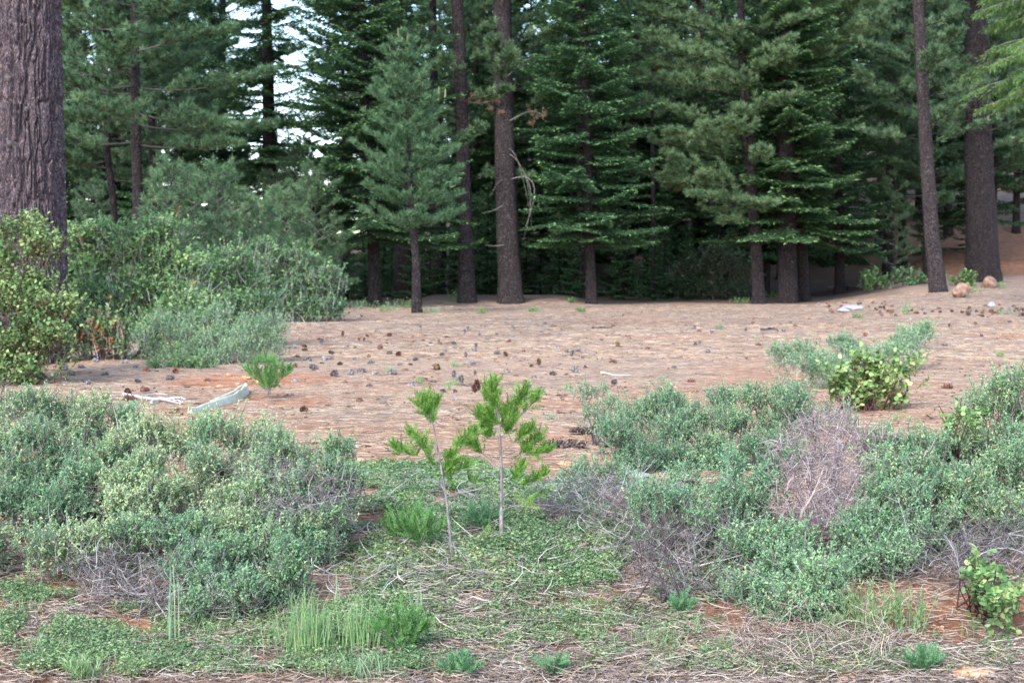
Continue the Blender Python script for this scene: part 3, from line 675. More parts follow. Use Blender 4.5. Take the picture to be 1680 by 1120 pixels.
root, ax, base, g = hero('bent_pine', 'slim pine leaning left at the right side with scaly grey trunk', [(1541, 479), (1528, 380), (1519, 240), (1509, 60), (1506, 0)], 25, 26, M['barkmid'], taper=.6)
crown(root, lambda a, b: pine_crown(a, b, g, ax, 26, hpx(base, 250), 3.0, 50, nn=39, nl=0.246, w=0.030, lit=.3, prof=.4), PINM, M['barkdark'])

root, ax, base, g = hero('stout_pine', 'stout dark pine with flared foot on the red slope at the right', [(1614, 462), (1611, 380), (1606, 250), (1602, 0)], 50, 32, M['barkdark'], taper=.6, flare=.25)
crown(root, lambda a, b: pine_crown(a, b, g, ax, 32, hpx(base, 240), 4.6, 92, nn=36, nl=0.258, w=0.032, lit=.2, prof=.4), PINM, M['darkwood'])

root, ax, base, g = hero('shaded_pine', 'dark pine trunk deep behind the pale drooping pine branches', [(1152, 455), (1150, 250), (1148, 0)], 26, 28, M['barkdark'], d=86)
crown(root, lambda a, b: pine_crown(a, b, g, ax, 28, hpx(base, 160), 4.6, 44, nn=36, nl=0.269, w=0.035, lit=.5, prof=.4), LITM, M['darkwood'])

for (lab, px, w, Ht, d, zpy, Rm) in (
        ('dark pine with heavy drooping bluish foliage beside the huge left trunk', [(228, 470), (226, 330), (222, 150), (220, 0)], 19, 26, 58, 245, 4.6),
        ('thin curved pine with a bare dark trunk left of the bluish pine foliage', [(192, 470), (186, 330), (176, 250), (172, 60)], 13, 21, 62, 300, 3.0),
        ('narrow dark pine trunk close behind the drooping bluish pine', [(252, 470), (250, 300), (248, 0)], 14, 25, 66, 230, 3.4)):
    root, ax, base, g = hero('dark_pine', lab, px, w, Ht, M['barkdark'], d=d)
    crown(root, lambda a, b: pine_crown(a, b, g, ax, Ht, hpx(base, zpy), Rm, 74, nn=42, nl=0.269, w=0.032, lit=.06, prof=.3, up0=-.05), PINM, M['darkwood'])

# bare trunks and thin poles between them
for (lab, px, w, Ht, d, bk) in (
        ('wide dark trunk in shade between the young pine and the fir', [(662, 482), (660, 380), (656, 250)], 30, 27, 76, 'barkdark'),
        ('dark straight trunk in shade right of the young pine', [(718, 484), (716, 380), (712, 200)], 22, 26, 78, 'barkdark'),
        ('thin dark trunk right up against the tallest pine', [(850, 492), (846, 380), (840, 250)], 13, 22, 74, 'barkdark'),
        ('black trunk hidden behind the layered fir stem', [(955, 482), (953, 380), (950, 200)], 14, 22, 76, 'barkdark'),
        ('thin pole of a trunk right of the layered fir', [(1073, 478), (1072, 330), (1070, 200)], 9, 18, 78, 'barkdark'),
        ('thin grey pole left of the shaded fir trunk', [(567, 490), (566, 380), (564, 250)], 9, 18, 74, 'barkdark')):
    root, ax, base, g = hero('bare_trunk', lab, px, w, Ht, M[bk], d=d, s=12)
    crown(root, lambda a, b: pine_crown(a, b, g, ax, Ht, Ht * .45, 2.6, 30, nn=33, nl=0.269, w=0.035, lit=.15, prof=.4), PINM, M['darkwood'])

# incense cedar whose sprays hang into the upper right corner
root, ax, base, g = hero('hanging_cedar', 'incense cedar hanging bright drooping sprays into the upper right corner', [(1735, 520), (1732, 300), (1728, 0)], 24, 20, M['barkmid'], d=50)
def hc(a, b):
    for k in range(130):
        q = g.random(); z0 = hpx(base, 165 - 420 * q); az = math.pi + g.normal() * .75 if k < 100 else g.random() * 6.28
        L = (2.9 - 1.2 * q) * (.5 + .6 * g.random()); o = np.array([math.cos(az), math.sin(az), 0]); s = np.array([-o[1], o[0], 0])
        t = np.linspace(0, 1, 8); bx, by = ax(z0)
        P = np.array([bx, by, z0]) + o * (L * t)[:, None] + np.array([0, 0, 1.]) * (L * (.28 * t - .42 * t * t))[:, None]
        tubes(b, P[None], np.linspace(.03, .006, 8)[None], 4)
        n = int(L * 34); tt = .3 + .7 * g.random(n); Q = np.stack([np.interp(tt, t, P[:, i]) for i in range(3)], -1)
        sd = g.normal(size=n) * .16
        Q = Q + s * sd[:, None]
        D = nrm(o * .5 + s * np.sign(sd)[:, None] * .35 + np.array([0, 0, -.75]) + g.normal(size=(n, 3)) * .25)
        for j in range(5):
            dd = nrm(D + g.normal(size=(n, 3)) * .3)
            leaves(a, Q + D * (.05 * j), dd, nrm(o + g.normal(size=(n, 3)) * .6), .13 * (.7 + .6 * g.random(n)), .026)
crown(root, hc, [M['cedarfar']], M['limb'])

# ------------------------------------------------------------------ the wood behind: a few kinds, copied tree by tree
def proto(name, label, cat, kind, Ht, zb, Rm, nb, r0, seed, **k):
    g = np.random.default_rng(seed); root = thing(name, label, cat, (0, -60, 0), 'trees in the wood behind the clearing')
    ax = lambda z: (.25 * math.sin(z * .12 + seed), .2 * math.sin(z * .1))
    zz = np.linspace(-.5, Ht, 26); P = np.array([[*ax(z), z] for z in zz]); rr = r0 * (1 - np.clip(zz / Ht, 0, 1)) ** .75 + .01
    mb = MB(); trunk_mesh(mb, P, rr, 10, g); mb.build('trunk', M['barkdark'], root, smooth=True)
    if kind == 'fir': crown(root, lambda a, b: fir_crown(a, b, g, ax, Ht, zb, Rm, nb, **k), FIRM, M['barkdark'])
    else: crown(root, lambda a, b: pine_crown(a, b, g, ax, Ht, zb, Rm, nb, **k), k.pop('mats', PINM) if False else PINM, M['darkwood'])
    return root
GT = 'trees in the wood behind the clearing'
pf = proto('forest_fir', 'tall dark fir deep in the wood behind the clearing', 'tree', 'fir', 25, 2.6, 3.7, 150, .30, 21, piece=.22, prof=.6, tipf=.35)
pf2 = proto('forest_fir', 'tall dark fir deep in the wood behind the clearing', 'tree', 'fir', 21, 2.2, 3.2, 130, .24, 22, piece=.21, prof=.65, tipf=.35)
pp = proto('forest_pine', 'tall dark pine deep in the wood behind the clearing', 'tree', 'pine', 27, 5.0, 4.2, 76, .32, 23, nn=33, nl=0.291, w=0.043, lit=.15, prof=.35)
pp2 = proto('forest_pine', 'tall dark pine deep in the wood behind the clearing', 'tree', 'pine', 24, 3.8, 3.8, 72, .26, 24, nn=33, nl=0.291, w=0.043, lit=.2, prof=.4)
ps = proto('understory_fir', 'small dark fir in the shade under the tall trees', 'tree', 'fir', 5.5, .25, 1.5, 46, .06, 25, piece=.16, prof=.8, tipf=.3)
pg = np.random.default_rng(5)
bgs = []
def ok_sky(px, d, rad): # the gap of open sky between the left firs stays free of trees
    w = rad * F / d
    return not (px - w * .8 < 512 and px + w * .8 > 462)
GAPROW = [83, 90, 98, 108, 120, 135, 155]
for ri, d in enumerate(GAPROW):
    step = 3.5 + ri * .15
    xs = np.arange(-.37 * d, .38 * d, step)
    for x0 in xs:
        x = x0 + pg.normal() * .9; y = d + pg.normal() * 3.0
        px = CX + F * x / y
        if px < 700 and pg.random() < (.18 if px < 460 else .12): continue
        if px < 700 and ri > 4: continue
        if not ok_sky(px, y, 2.6): continue
        if ri > 4 and px < 1000: continue
        bgs.append((x, y))
first = {}
LB = {id(pf): 'fir', id(pf2): 'fir', id(pp): 'pine', id(pp2): 'pine'}
for i, (x, y) in enumerate(bgs):
    src = [pf, pp, pf2, pp2][pg.integers(0, 4)]
    if src.name not in first: first[src.name] = 1; o = src; o.location = (x, y, float(H(x, y))); o.rotation_euler = (0, 0, pg.random() * 6.28)
    else: o = dup(src, (x, y, float(H(x, y))), pg.random() * 6.28, .8 + .35 * pg.random())
    r = x / y; kind = 'fir' if 'fir' in src.name else 'pine'
    where = 'behind the left shrubs' if r < -.16 else 'behind the middle trunks' if r < .06 else 'behind the pale drooping pine' if r < .16 else 'on the slope behind the right trunks'
    dep = 'nearer' if y < 104 else 'farther'
    o['label'] = f'{dep} tall dark forest {kind} {where}'; o['group'] = f'{dep} forest {kind}s {where}'
used = False
for (px, d, s_) in ((474, 104, .60), (504, 110, .50), (492, 98, .42), (455, 112, .7)):
    x = (px - CX) / F * d; o = dup(pf2 if px != 504 else pp2, (x, d, float(H(x, d))), px, s_, 'small forest tree closing the lower part of the sky gap', 'small forest trees in the sky gap')
for i in range(60):
    px = pg.uniform(470, 1640); d = pg.uniform(73, 92)
    if i < 26: px = pg.uniform(540, 1240); d = pg.uniform(74, 84)
    if i >= 46: px = pg.uniform(500, 700); d = pg.uniform(80, 98)
    x = (px - CX) / F * d
    loc = (x, d, float(H(x, d)) - .05); sc = .5 + .55 * pg.random()
    if not used: o = ps; o.location = loc; o.scale = (sc,) * 3; used = True
    else: o = dup(ps, loc, pg.random() * 6.28, (sc, sc, sc * (.8 + .4 * pg.random())))
    w = 'between the left and middle trunks' if px < 760 else 'behind the tallest pine and layered fir' if px < 1080 else 'in shade behind the right firs'
    o['label'] = 'small dark understory fir ' + w; o['group'] = 'understory firs ' + w
# ------------------------------------------------------------------ shrubs
def fill_poly(g, poly, rr, n_try=900, pack=.62):
    """spread clump centres over an outline of the photo; returns px, py, radius in photo pixels"""
    xs = [p[0] for p in poly]; ys = [p[1] for p in poly]; out = []
    for _ in range(n_try):
        x = g.uniform(min(xs), max(xs)); y = g.uniform(min(ys), max(ys))
        if not inpoly(np.array([x]), np.array([y]), poly)[0]: continue
        r = g.uniform(*rr)
        if all((x - a) ** 2 + ((y - b) * 1.15) ** 2 > (pack * (r + c)) ** 2 for a, b, c in out): out.append((x, y, r))
    return out

def shrub(name, label, cat, poly, rr, dfun, leafmat, tipmat=None, leaf=(.0215, .0100), round_leaf=False, per=5.8, tl=.14, nl=17, tipf=0.0, stemmat=None,
          seed=1, group=None, up=.7, stemr=.005, nstem=9, deep=1.5, base=None, rusty=0, pack=.67, twigs=True, shell=(.62, 1.08)):
    g = np.random.default_rng(seed); stemmat = stemmat or M['thornstem']
    lob = fill_poly(g, poly, rr, pack=pack)
    cs, rs = [], []
    for (px, py, r) in lob:
        d = dfun(px, py) + g.normal() * .13; c = pt(px, py, d); rad = r * d / F
        cs.append(c); rs.append(rad)
    cs = np.array(cs); rs = np.array(rs)
    if base is None:
        bx = cs[:, 0].mean(); by = cs[:, 1].mean() + .15; base = np.array([bx, by, float(H(bx, by))])
    root = thing(name, label, cat, base, group)
    mb, ms = MB(), MB()
    B0, tips = [], []
    for c, r in zip(cs, rs):
        n = int(per * 34 * (r / .17) ** 2)+6
        u = rdir(g, n); u[:, 2] = np.where(u[:, 2] < -.25, -u[:, 2], u[:, 2])
        u[:, 1] = np.where((u[:, 1] > .3) & (g.random(n) < .5), -u[:, 1], u[:, 1])
        k = shell[0] + (shell[1] - shell[0]) * g.random(n) ** .6
        lump = .80 + .42 * vn(u[:, 0] * 2.3 + c[0] * 5, u[:, 2] * 2.3 + u[:, 1] * 1.7 + c[2] * 5, 14)
        T = c + u * r * (k * lump)[:, None] * np.array([1.15, deep * .75, .98])
        gz = float(H(c[0], c[1])); fall = (g.random(n) < .22) & (c[2] - r * .5 > gz)
        T[fall, 2] = gz + (T[fall, 2] - gz) * (.25 + .75 * g.random(fall.sum()))
        D = nrm(u * .75 + np.array([0, 0, up]) + g.normal(size=(n, 3)) * .35)
        T[:, 2] = np.maximum(T[:, 2], H(T[:, 0], T[:, 1]) + .01 + .02 * g.random(n))
        ln = tl * (.6 + .8 * g.random(n)); sh = g.random(n) < .10; T[sh] += D[sh] * (tl * (.3 + .5 * g.random(sh.sum())))[:, None]
        S = T - D * ln[:, None]
        if twigs:
            mid = (S + T) / 2 + g.normal(size=(n, 3)) * .01
            tubes(ms, np.stack([S, mid, T], 1) - base, np.tile([stemr * .55, stemr * .45, stemr * .2], (n, 1)), 3)
        # leaves along each twig
        m = nl; f = np.tile(np.linspace(.12, 1.05, m), n); rep = np.repeat(np.arange(n), m)
        P = S[rep] + D[rep] * (ln[rep] * f)[:, None] - base
        side = nrm(np.cross(D[rep], rdir(g, n * m)))
        LD = nrm(D[rep] * .55 + side * .8 + g.normal(size=(n * m, 3)) * .15)
        LN = nrm(np.array([0, -.25, 1.]) + g.normal(size=(n * m, 3)) * .38)
        L = leaf[0] * (.65 + .6 * g.random(n * m)); W = leaf[1] * (.7 + .5 * g.random(n * m))
        tip = (g.random(n) < tipf * 2.2 * g.random() ** 1.3)[rep] & (f > .3)
        mt = np.where(tip, 1, 0)
        if rusty: mt = np.where((g.random(n) < rusty)[rep], 1, mt)
        (rleaves if round_leaf else leaves)(mb, P, LD, LN, L, W, mt)
        # a limb from the root to the clump
        if g.random() < nstem / max(len(cs), 1):
            j = g.normal(size=3) * np.array([.2, .12, 0]) * max(.3, r * 3); s0 = np.array([c[0] * .5 + base[0] * .5, base[1], 0]) + j
            s0[2] = float(H(s0[0], s0[1])) - .01
            tips.append((s0 - base, c - base))
    mats = [leafmat] + ([tipmat] if tipmat is not None else [])
    o = mb.build('foliage', mats, root)
    for a, b in tips:
        for _ in range(3):
            e = b + g.normal(size=3) * .07
            mid = .5 * (a + e) + g.normal(size=3) * .06 + np.array([0, 0, .02])
            tubes(ms, poly3([a + g.normal(size=3) * .03 * np.array([1, 1, 0]), mid, e], 8)[None], np.linspace(stemr * 1.7, stemr * .6, 8)[None], 5)
    ms.build('stems', stemmat, root)
    return root

fg = lambda px, py: 10.1 - (py - 650) * .0062
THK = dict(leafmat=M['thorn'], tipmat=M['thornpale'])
# left foreground mass
shrub('whitethorn_shrub', 'big grey green whitethorn shrub filling the left edge of the foreground', 'shrub', [(-30, 690), (40, 655), (110, 680), (175, 665), (200, 720), (195, 800), (215, 880), (150, 905), (60, 900), (-30, 930)], (30, 48), fg, tipf=.55, seed=31, **THK)
shrub('whitethorn_shrub', 'pale tipped whitethorn shrub below the curved concrete piece', 'shrub', [(200, 690), (165, 650), (240, 700), (330, 690), (395, 712), (415, 712), (435, 735), (440, 790), (400, 870), (290, 885), (215, 860), (195, 760)], (28, 46), fg, tipf=.6, seed=32, **THK)
shrub('whitethorn_shrub', 'greener whitethorn shrub wrapped round the grey dead twigs left of the saplings', 'shrub', [(440, 715), (520, 725), (580, 745), (585, 800), (560, 860), (480, 880), (410, 880), (405, 830), (400, 760)], (26, 42), fg, tipf=.25, seed=33, **THK)
shrub('whitethorn_shrub', 'low whitethorn lobe drooping to the ground above the tall grass tuft', 'shrub', [(280, 930), (330, 900), (420, 880), (510, 880), (540, 920), (470, 965), (400, 995), (320, 990)], (26, 44), fg, tipf=.04, seed=34, **THK)
# right foreground mass
shrub('whitethorn_shrub', 'dense green whitethorn shrub just right of the long pine cones', 'shrub', [(1000, 690), (1060, 650), (1130, 660), (1190, 645), (1260, 655), (1310, 660), (1320, 700), (1270, 745), (1200, 770), (1110, 780), (1030, 750)], (24, 38), lambda a, b: 12.3 - (b - 650) * .0065, tipf=.10, seed=41, **THK)
shrub('whitethorn_shrub', 'thin wispy whitethorn sprig at the back of the right shrub mass', 'shrub', [(950, 640), (990, 635), (1020, 660), (1010, 700), (965, 680)], (14, 22), lambda a, b: 13.4 - (b - 650) * .012, tipf=.2, seed=42, per=2, **THK)
shrub('whitethorn_shrub', 'dark green whitethorn shrub left of the pinkish dead shrub', 'shrub', [(1050, 790), (1130, 775), (1220, 760), (1280, 760), (1270, 840), (1210, 870), (1130, 840), (1060, 825)], (26, 42), fg, tipf=.05, seed=43, **THK)
shrub('whitethorn_shrub', 'bushy whitethorn bulging down the bank at the front right', 'shrub', [(1195, 900), (1240, 860), (1310, 850), (1390, 870), (1420, 900), (1400, 960), (1340, 1000), (1270, 995), (1210, 960)], (28, 48), fg, tipf=.03, seed=44, **THK)
shrub('whitethorn_shrub', 'whitethorn arm spreading right above the dark hollow of dead twigs', 'shrub', [(1380, 860), (1420, 800), (1480, 800), (1560, 810), (1560, 860), (1500, 900), (1420, 920)], (26, 44), fg, tipf=.06, seed=45, **THK)
shrub('whitethorn_shrub', 'soft sage green whitethorn beside the right of the pinkish dead shrub', 'shrub', [(1400, 770), (1450, 710), (1520, 715), (1580, 735), (1580, 800), (1500, 810), (1430, 815)], (26, 44), fg, tipf=.14, seed=46, **THK)
shrub('whitethorn_shrub', 'tall whitethorn shrub with pale tips at the right edge', 'shrub', [(1575, 740), (1570, 690), (1600, 640), (1640, 620), (1700, 640), (1720, 780), (1690, 860), (1610, 850), (1580, 800)], (28, 48), fg, tipf=.22, seed=47, **THK)
shrub('whitethorn_shrub', 'small sage green whitethorn by the pale flat stone', 'shrub', [(900, 815), (940, 765), (1000, 760), (1040, 790), (1000, 815)], (16, 26), lambda a, b: 10.9 - (b - 760) * .009, tipf=.12, seed=48, per=3, **THK)
shrub('whitethorn_shrub', 'little whitethorn sprig poking up behind the top of the pinkish dead shrub', 'shrub', [(1350, 670), (1385, 665), (1400, 690), (1370, 700)], (14, 20), lambda a, b: 10.3, tipf=.1, seed=49, per=1.6, **THK)

# left middle-distance shrubs
dl = lambda d, py0, k=.012: (lambda a, b: d - max(0, b - py0) * k)
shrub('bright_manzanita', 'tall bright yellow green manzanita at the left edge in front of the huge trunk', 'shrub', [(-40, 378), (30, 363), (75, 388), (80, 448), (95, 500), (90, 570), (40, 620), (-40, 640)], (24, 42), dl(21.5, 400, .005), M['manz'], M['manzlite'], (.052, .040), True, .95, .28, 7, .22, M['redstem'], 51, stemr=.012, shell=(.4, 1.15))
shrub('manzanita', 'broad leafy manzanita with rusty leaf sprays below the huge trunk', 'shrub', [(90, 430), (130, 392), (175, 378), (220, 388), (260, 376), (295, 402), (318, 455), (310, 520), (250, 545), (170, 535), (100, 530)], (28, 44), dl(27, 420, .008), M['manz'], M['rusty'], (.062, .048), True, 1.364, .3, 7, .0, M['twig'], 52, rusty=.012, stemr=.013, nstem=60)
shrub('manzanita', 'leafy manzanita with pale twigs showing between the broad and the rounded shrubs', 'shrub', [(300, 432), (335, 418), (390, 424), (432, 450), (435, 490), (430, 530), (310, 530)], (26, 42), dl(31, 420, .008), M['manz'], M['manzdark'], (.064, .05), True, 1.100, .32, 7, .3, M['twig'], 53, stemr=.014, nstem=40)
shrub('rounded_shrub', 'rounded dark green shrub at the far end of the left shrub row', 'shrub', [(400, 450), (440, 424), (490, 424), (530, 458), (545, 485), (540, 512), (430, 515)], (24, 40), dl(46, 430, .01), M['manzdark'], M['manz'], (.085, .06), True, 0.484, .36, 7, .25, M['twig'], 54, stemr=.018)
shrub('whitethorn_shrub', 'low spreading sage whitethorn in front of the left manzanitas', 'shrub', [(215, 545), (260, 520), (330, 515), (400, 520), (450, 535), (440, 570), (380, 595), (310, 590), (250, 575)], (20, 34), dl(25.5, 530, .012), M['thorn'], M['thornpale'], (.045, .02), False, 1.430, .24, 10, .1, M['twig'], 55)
shrub('whitethorn_shrub', 'small flat green shrub at the foot of the low sage whitethorn', 'shrub', [(245, 592), (290, 585), (345, 595), (330, 610), (260, 608)], (12, 18), lambda a, b: 23.6, M['manz'], M['thorn'], (.045, .028), False, 1.540, .2, 9, .3, M['twig'], 56)
shrub('manzanita', 'sparse manzanita skirt with many bare stems and rusty leaves', 'shrub', [(110, 530), (160, 515), (215, 530), (205, 560), (150, 560)], (14, 22), lambda a, b: 25.2, M['manz'], M['rusty'], (.06, .045), True, 0.880, .26, 6, .1, M['twig'], 57, stemr=.013, nstem=60, rusty=.16)
# right middle distance
shrub('round_leaf_manzanita', 'compact manzanita bush with round pale leaves and red stems alone on the clearing', 'shrub', [(1362, 600), (1400, 582), (1450, 585), (1490, 605), (1488, 640), (1455, 655), (1400, 655), (1366, 635)], (16, 24), lambda a, b: 16.8, M['manzlite'], M['manz'], (.058, .05), True, .62, .2, 7, .35, M['redstem'], 61, stemr=.0075, nstem=40, shell=(.45, 1.15), base=at1(1425, 674), deep=1.3)
shrub('trailing_whitethorn', 'flat trailing whitethorn reaching left behind the round leaved manzanita', 'shrub', [(1262, 572), (1320, 568), (1380, 585), (1400, 605), (1360, 618), (1310, 600)], (10, 17), dl(20.5, 570, .02), M['thorn'], M['thornpale'], (.045, .018), False, 1.540, .2, 9, .08, M['twig'], 62, deep=1.0, nstem=2, stemr=.004, pack=.5)
shrub('trailing_whitethorn', 'feathery whitethorn trailing back right behind the round leaved manzanita', 'shrub', [(1385, 575), (1440, 572), (1480, 545), (1528, 530), (1520, 555), (1470, 580), (1420, 592)], (9, 16), dl(23.5, 540, .03), M['thorn'], M['thornpale'], (.045, .018), False, 1.540, .2, 9, .08, M['twig'], 63, deep=1.0, nstem=2, stemr=.004, pack=.5)
shrub('trailing_whitethorn', 'short tuft of whitethorn between the two trailing ones', 'shrub', [(1355, 555), (1390, 552), (1420, 572), (1400, 580)], (8, 13), lambda a, b: 22.8, M['thorn'], M['thornpale'], (.045, .018), False, 1.540, .2, 9, .05, M['twig'], 64, deep=1.0, nstem=2, stemr=.004, pack=.5)
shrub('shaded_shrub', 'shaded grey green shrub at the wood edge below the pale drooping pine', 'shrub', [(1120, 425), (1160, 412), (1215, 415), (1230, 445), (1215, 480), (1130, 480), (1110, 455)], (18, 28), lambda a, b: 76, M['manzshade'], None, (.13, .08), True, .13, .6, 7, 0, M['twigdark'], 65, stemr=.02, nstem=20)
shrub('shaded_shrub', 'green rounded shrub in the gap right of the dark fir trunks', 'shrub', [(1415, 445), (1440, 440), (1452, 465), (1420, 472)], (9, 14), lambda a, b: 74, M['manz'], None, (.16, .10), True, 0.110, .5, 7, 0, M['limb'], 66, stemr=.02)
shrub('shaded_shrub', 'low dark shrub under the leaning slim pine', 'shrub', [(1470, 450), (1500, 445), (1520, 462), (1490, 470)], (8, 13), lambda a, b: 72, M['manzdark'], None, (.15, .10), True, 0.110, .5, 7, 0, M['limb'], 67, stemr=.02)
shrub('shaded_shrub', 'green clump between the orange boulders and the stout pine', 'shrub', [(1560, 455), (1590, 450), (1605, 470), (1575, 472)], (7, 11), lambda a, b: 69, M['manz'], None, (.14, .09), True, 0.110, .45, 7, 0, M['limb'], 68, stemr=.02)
# foreground manzanita sprigs
shrub('manzanita_sprig', 'small manzanita sprig with round lime leaves on red soil at the right edge', 'shrub', [(1580, 920), (1620, 925), (1665, 960), (1672, 990), (1640, 1000), (1605, 980)], (10, 16), lambda a, b: 7.75, M['manz'], M['manzlite'], (.034, .029), True, 1.1, .11, 6, .3, M['redstem'], 71, stemr=.0028, nstem=9, base=at1(1632, 1008), deep=1.1)
shrub('manzanita_sprig', 'lime green manzanita sprig poking out left of the tall right edge whitethorn', 'shrub', [(1548, 690), (1575, 675), (1610, 672), (1605, 695), (1560, 700)], (8, 12), lambda a, b: 9.6, M['manz'], M['manzlite'], (.036, .03), True, .9, .1, 6, .25, M['redstem'], 72)

# young pines behind the left shrubs
yg = np.random.default_rng(77)
def young(label, px, py_top, d, Rm, seed, mats=YM, nb=44):
    b = pt(px, 480, d); b[2] = H(b[0], b[1]); g = np.random.default_rng(seed)
    Ht = float(pt(px, py_top, d)[2] - b[2])
    root = thing('young_pine', label, 'tree', b, 'young pines behind the left shrubs')
    ax = lambda z: (.05 * math.sin(z), 0)
    mb = MB(); zz = np.linspace(-.1, Ht, 14); trunk_mesh(mb, np.array([[*ax(z), z] for z in zz]), .07 * (1 - zz / Ht * .9), 8, g); mb.build('trunk', M['barkmid'], root)
    crown(root, lambda a, c: pine_crown(a, c, g, ax, Ht * .98, Ht * .12, Rm, nb, nn=30, nl=.2, w=.019, lit=.1, prof=.7, up0=.25), mats, M['limb'])
young('small fluffy young pine directly behind the broad leafy manzanita', 285, 268, 44, 1.25, 1)
young('fluffy young pine behind the dip between the left shrubs', 362, 276, 46, 1.3, 2)
young('young pine in shade left of the spreading fir', 470, 310, 56, 1.4, 3)
young('low bushy young pine beside the rounded dark shrub', 425, 330, 52, 1.4, 4)
young('thin young pine just left of the spreading fir branches', 520, 270, 60, 1.7, 5)
young('slim pale sapling pine in the gap left of the slim leaning pine', 1465, 285, 78, 1.1, 6, PINM, 16)
young('tall young pine filling the foot of the sky gap', 486, 240, 70, 2.0, 7, PINM, 60)
young('dark young pine between the fluffy young pines and the sky gap', 408, 270, 76, 2.3, 10, PINM, 60)
young('dark young pine glimpsed left of the drooping bluish pine trunk', 160, 300, 74, 2.2, 11, PINM, 50)
young('dark young pine hidden right behind the fluffy young pines', 320, 285, 78, 2.4, 12, PINM, 55)
young('young pine right behind the rounded dark shrub', 455, 285, 66, 1.6, 8, PINM, 56)
young('shaded young pine tucked against the spreading fir trunk', 540, 262, 72, 1.6, 9, PINM, 50)

# ------------------------------------------------------------------ dead shrubs and twig heaps
def dead(name, label, poly, rr, dfun, mat, seed, n=26, L=.22, r=.0018, flat=.5, main=8, basepx=None, pale=0):
    g = np.random.default_rng(seed); lob = fill_poly(g, poly, rr)
    cs = np.array([pt(a, b, dfun(a, b)) for a, b, _ in lob]); rs = np.array([c * dfun(a, b) / F for a, b, c in lob])
    b0 = cs.mean(0) if basepx is None else at1(*basepx)
    b0 = np.array([b0[0], b0[1], float(H(b0[0], b0[1]))])
    root = thing(name, label, 'dead shrub', b0)
    mb, mm = MB(), MB()
    for c, rad in zip(cs, rs):
        m = n
        u = rdir(g, m) * rad * (g.random(m) ** .4)[:, None]; S = c + u * np.array([1.1, 1.2, .9])
        D = nrm(u / rad * .4 + np.array([0, 0, .25]) * flat + g.normal(size=(m, 3)) * np.array([.7, .6, .45 + .3 * flat]))
        ln = L * (.3 + .9 * g.random(m)); t = np.linspace(0, 1, 5)
        k1 = nrm(np.cross(D, rdir(g, m))) * .22
        P = S[:, None] + D[:, None] * (ln[:, None] * t)[..., None] + k1[:, None] * (ln[:, None] * np.sin(t * 3.0 + g.random(m)[:, None] * 3))[..., None]
        P[..., 2] = np.maximum(P[..., 2], H(P[..., 0], P[..., 1]) + .004)
        rr_ = r * (.6 + .9 * g.random(m))
        tubes(mb, P - b0, rr_[:, None] * np.linspace(1, .45, 5), 3)
        # forked side twiglets
        for f in (.35, .6, .8):
            i = int(f * 4); Q = P[:, i]; d2 = nrm(D + g.normal(size=(m, 3)) * .75); l2 = ln * (.15 + .3 * g.random(m))
            t2 = np.linspace(0, 1, 3); P2 = Q[:, None] + d2[:, None] * (l2[:, None] * t2)[..., None]
            tubes(mb, P2 - b0, (rr_ * .65)[:, None] * np.array([1, .8, .5]), 3)
    mb.build('twigs', mat, root)
    for i in range(main):
        e = cs[g.integers(len(cs))] + g.normal(size=3) * .05; s = b0 + np.array([g.normal() * .12, g.normal() * .06, 0]); s[2] = float(H(s[0], s[1]))
        tubes(mm, poly3([s, .6 * s + .4 * e + g.normal(size=3) * .035, .3 * s + .7 * e + g.normal(size=3) * .035, e], 9)[None] - b0, np.linspace(r * 3.6, r * 1.0, 9)[None] * (.6 + .6 * g.random()), 5)
    mm.build('stems', mat, root)
    return root
dead('dead_shrub', 'pinkish dead shrub of fine bare twigs amid the right whitethorns', [(1268, 745), (1310, 705), (1345, 678), (1375, 690), (1420, 705), (1450, 715), (1440, 760), (1400, 800), (1380, 850), (1330, 865), (1280, 830)], (20, 32), lambda a, b: fg(a, b) - .12, M['twigpink'], 81, 56, .16, .0019, .15, 22, (1335, 870))
dead('dead_shrub', 'grey tangle of dead twigs sunk in the shrub left of the saplings', [(400, 770), (450, 755), (520, 780), (565, 790), (545, 850), (480, 850), (420, 820)], (20, 30), lambda a, b: fg(a, b) - .10, M['twigheap'], 82, 48, .17, .0019, .3, 9)
dead('dead_shrub', 'bleached roots and dead branches under the left whitethorns', [(100, 930), (170, 900), (250, 930), (330, 950), (400, 990), (290, 1005), (170, 985)], (20, 32), lambda a, b: fg(a, b) + .02, M['twigheap'], 83, 34, .2, .0021, .2, 22, (240, 985))
dead('dead_shrub', 'heap of grey dead twigs left of the front right whitethorn', [(1020, 830), (1100, 810), (1180, 840), (1200, 900), (1200, 970), (1130, 985), (1060, 940), (1010, 880)], (22, 36), lambda a, b: fg(a, b) + .1, M['twigheap'], 84, 44, .2, .002, .3, 18, (1130, 960))
dead('dead_shrub', 'arching dead twigs lying over the ground cover right of the saplings', [(890, 815), (960, 800), (1050, 800), (1080, 830), (1000, 855), (920, 850)], (18, 28), lambda a, b: at1(a, b + 25)[1], M['twigheap'], 85, 40, .22, .0019, .1, 12)
dead('dead_shrub', 'dark hollow tangle of dead branches under the right edge whitethorn', [(1440, 900), (1520, 865), (1600, 860), (1690, 850), (1690, 930), (1600, 950), (1500, 945)], (22, 36), lambda a, b: fg(a, b) + .12, M['twigheap'], 86, 46, .22, .002, .2, 22, (1560, 930))
dead('dead_shrub', 'small upright leafless dark stems standing on the bank right of the saplings', [(1045, 860), (1075, 850), (1110, 880), (1105, 960), (1060, 970), (1045, 930)], (14, 22), lambda a, b: 7.95, M['twigdark'], 87, 5, .2, .0016, 1.6, 8, (1080, 1000))
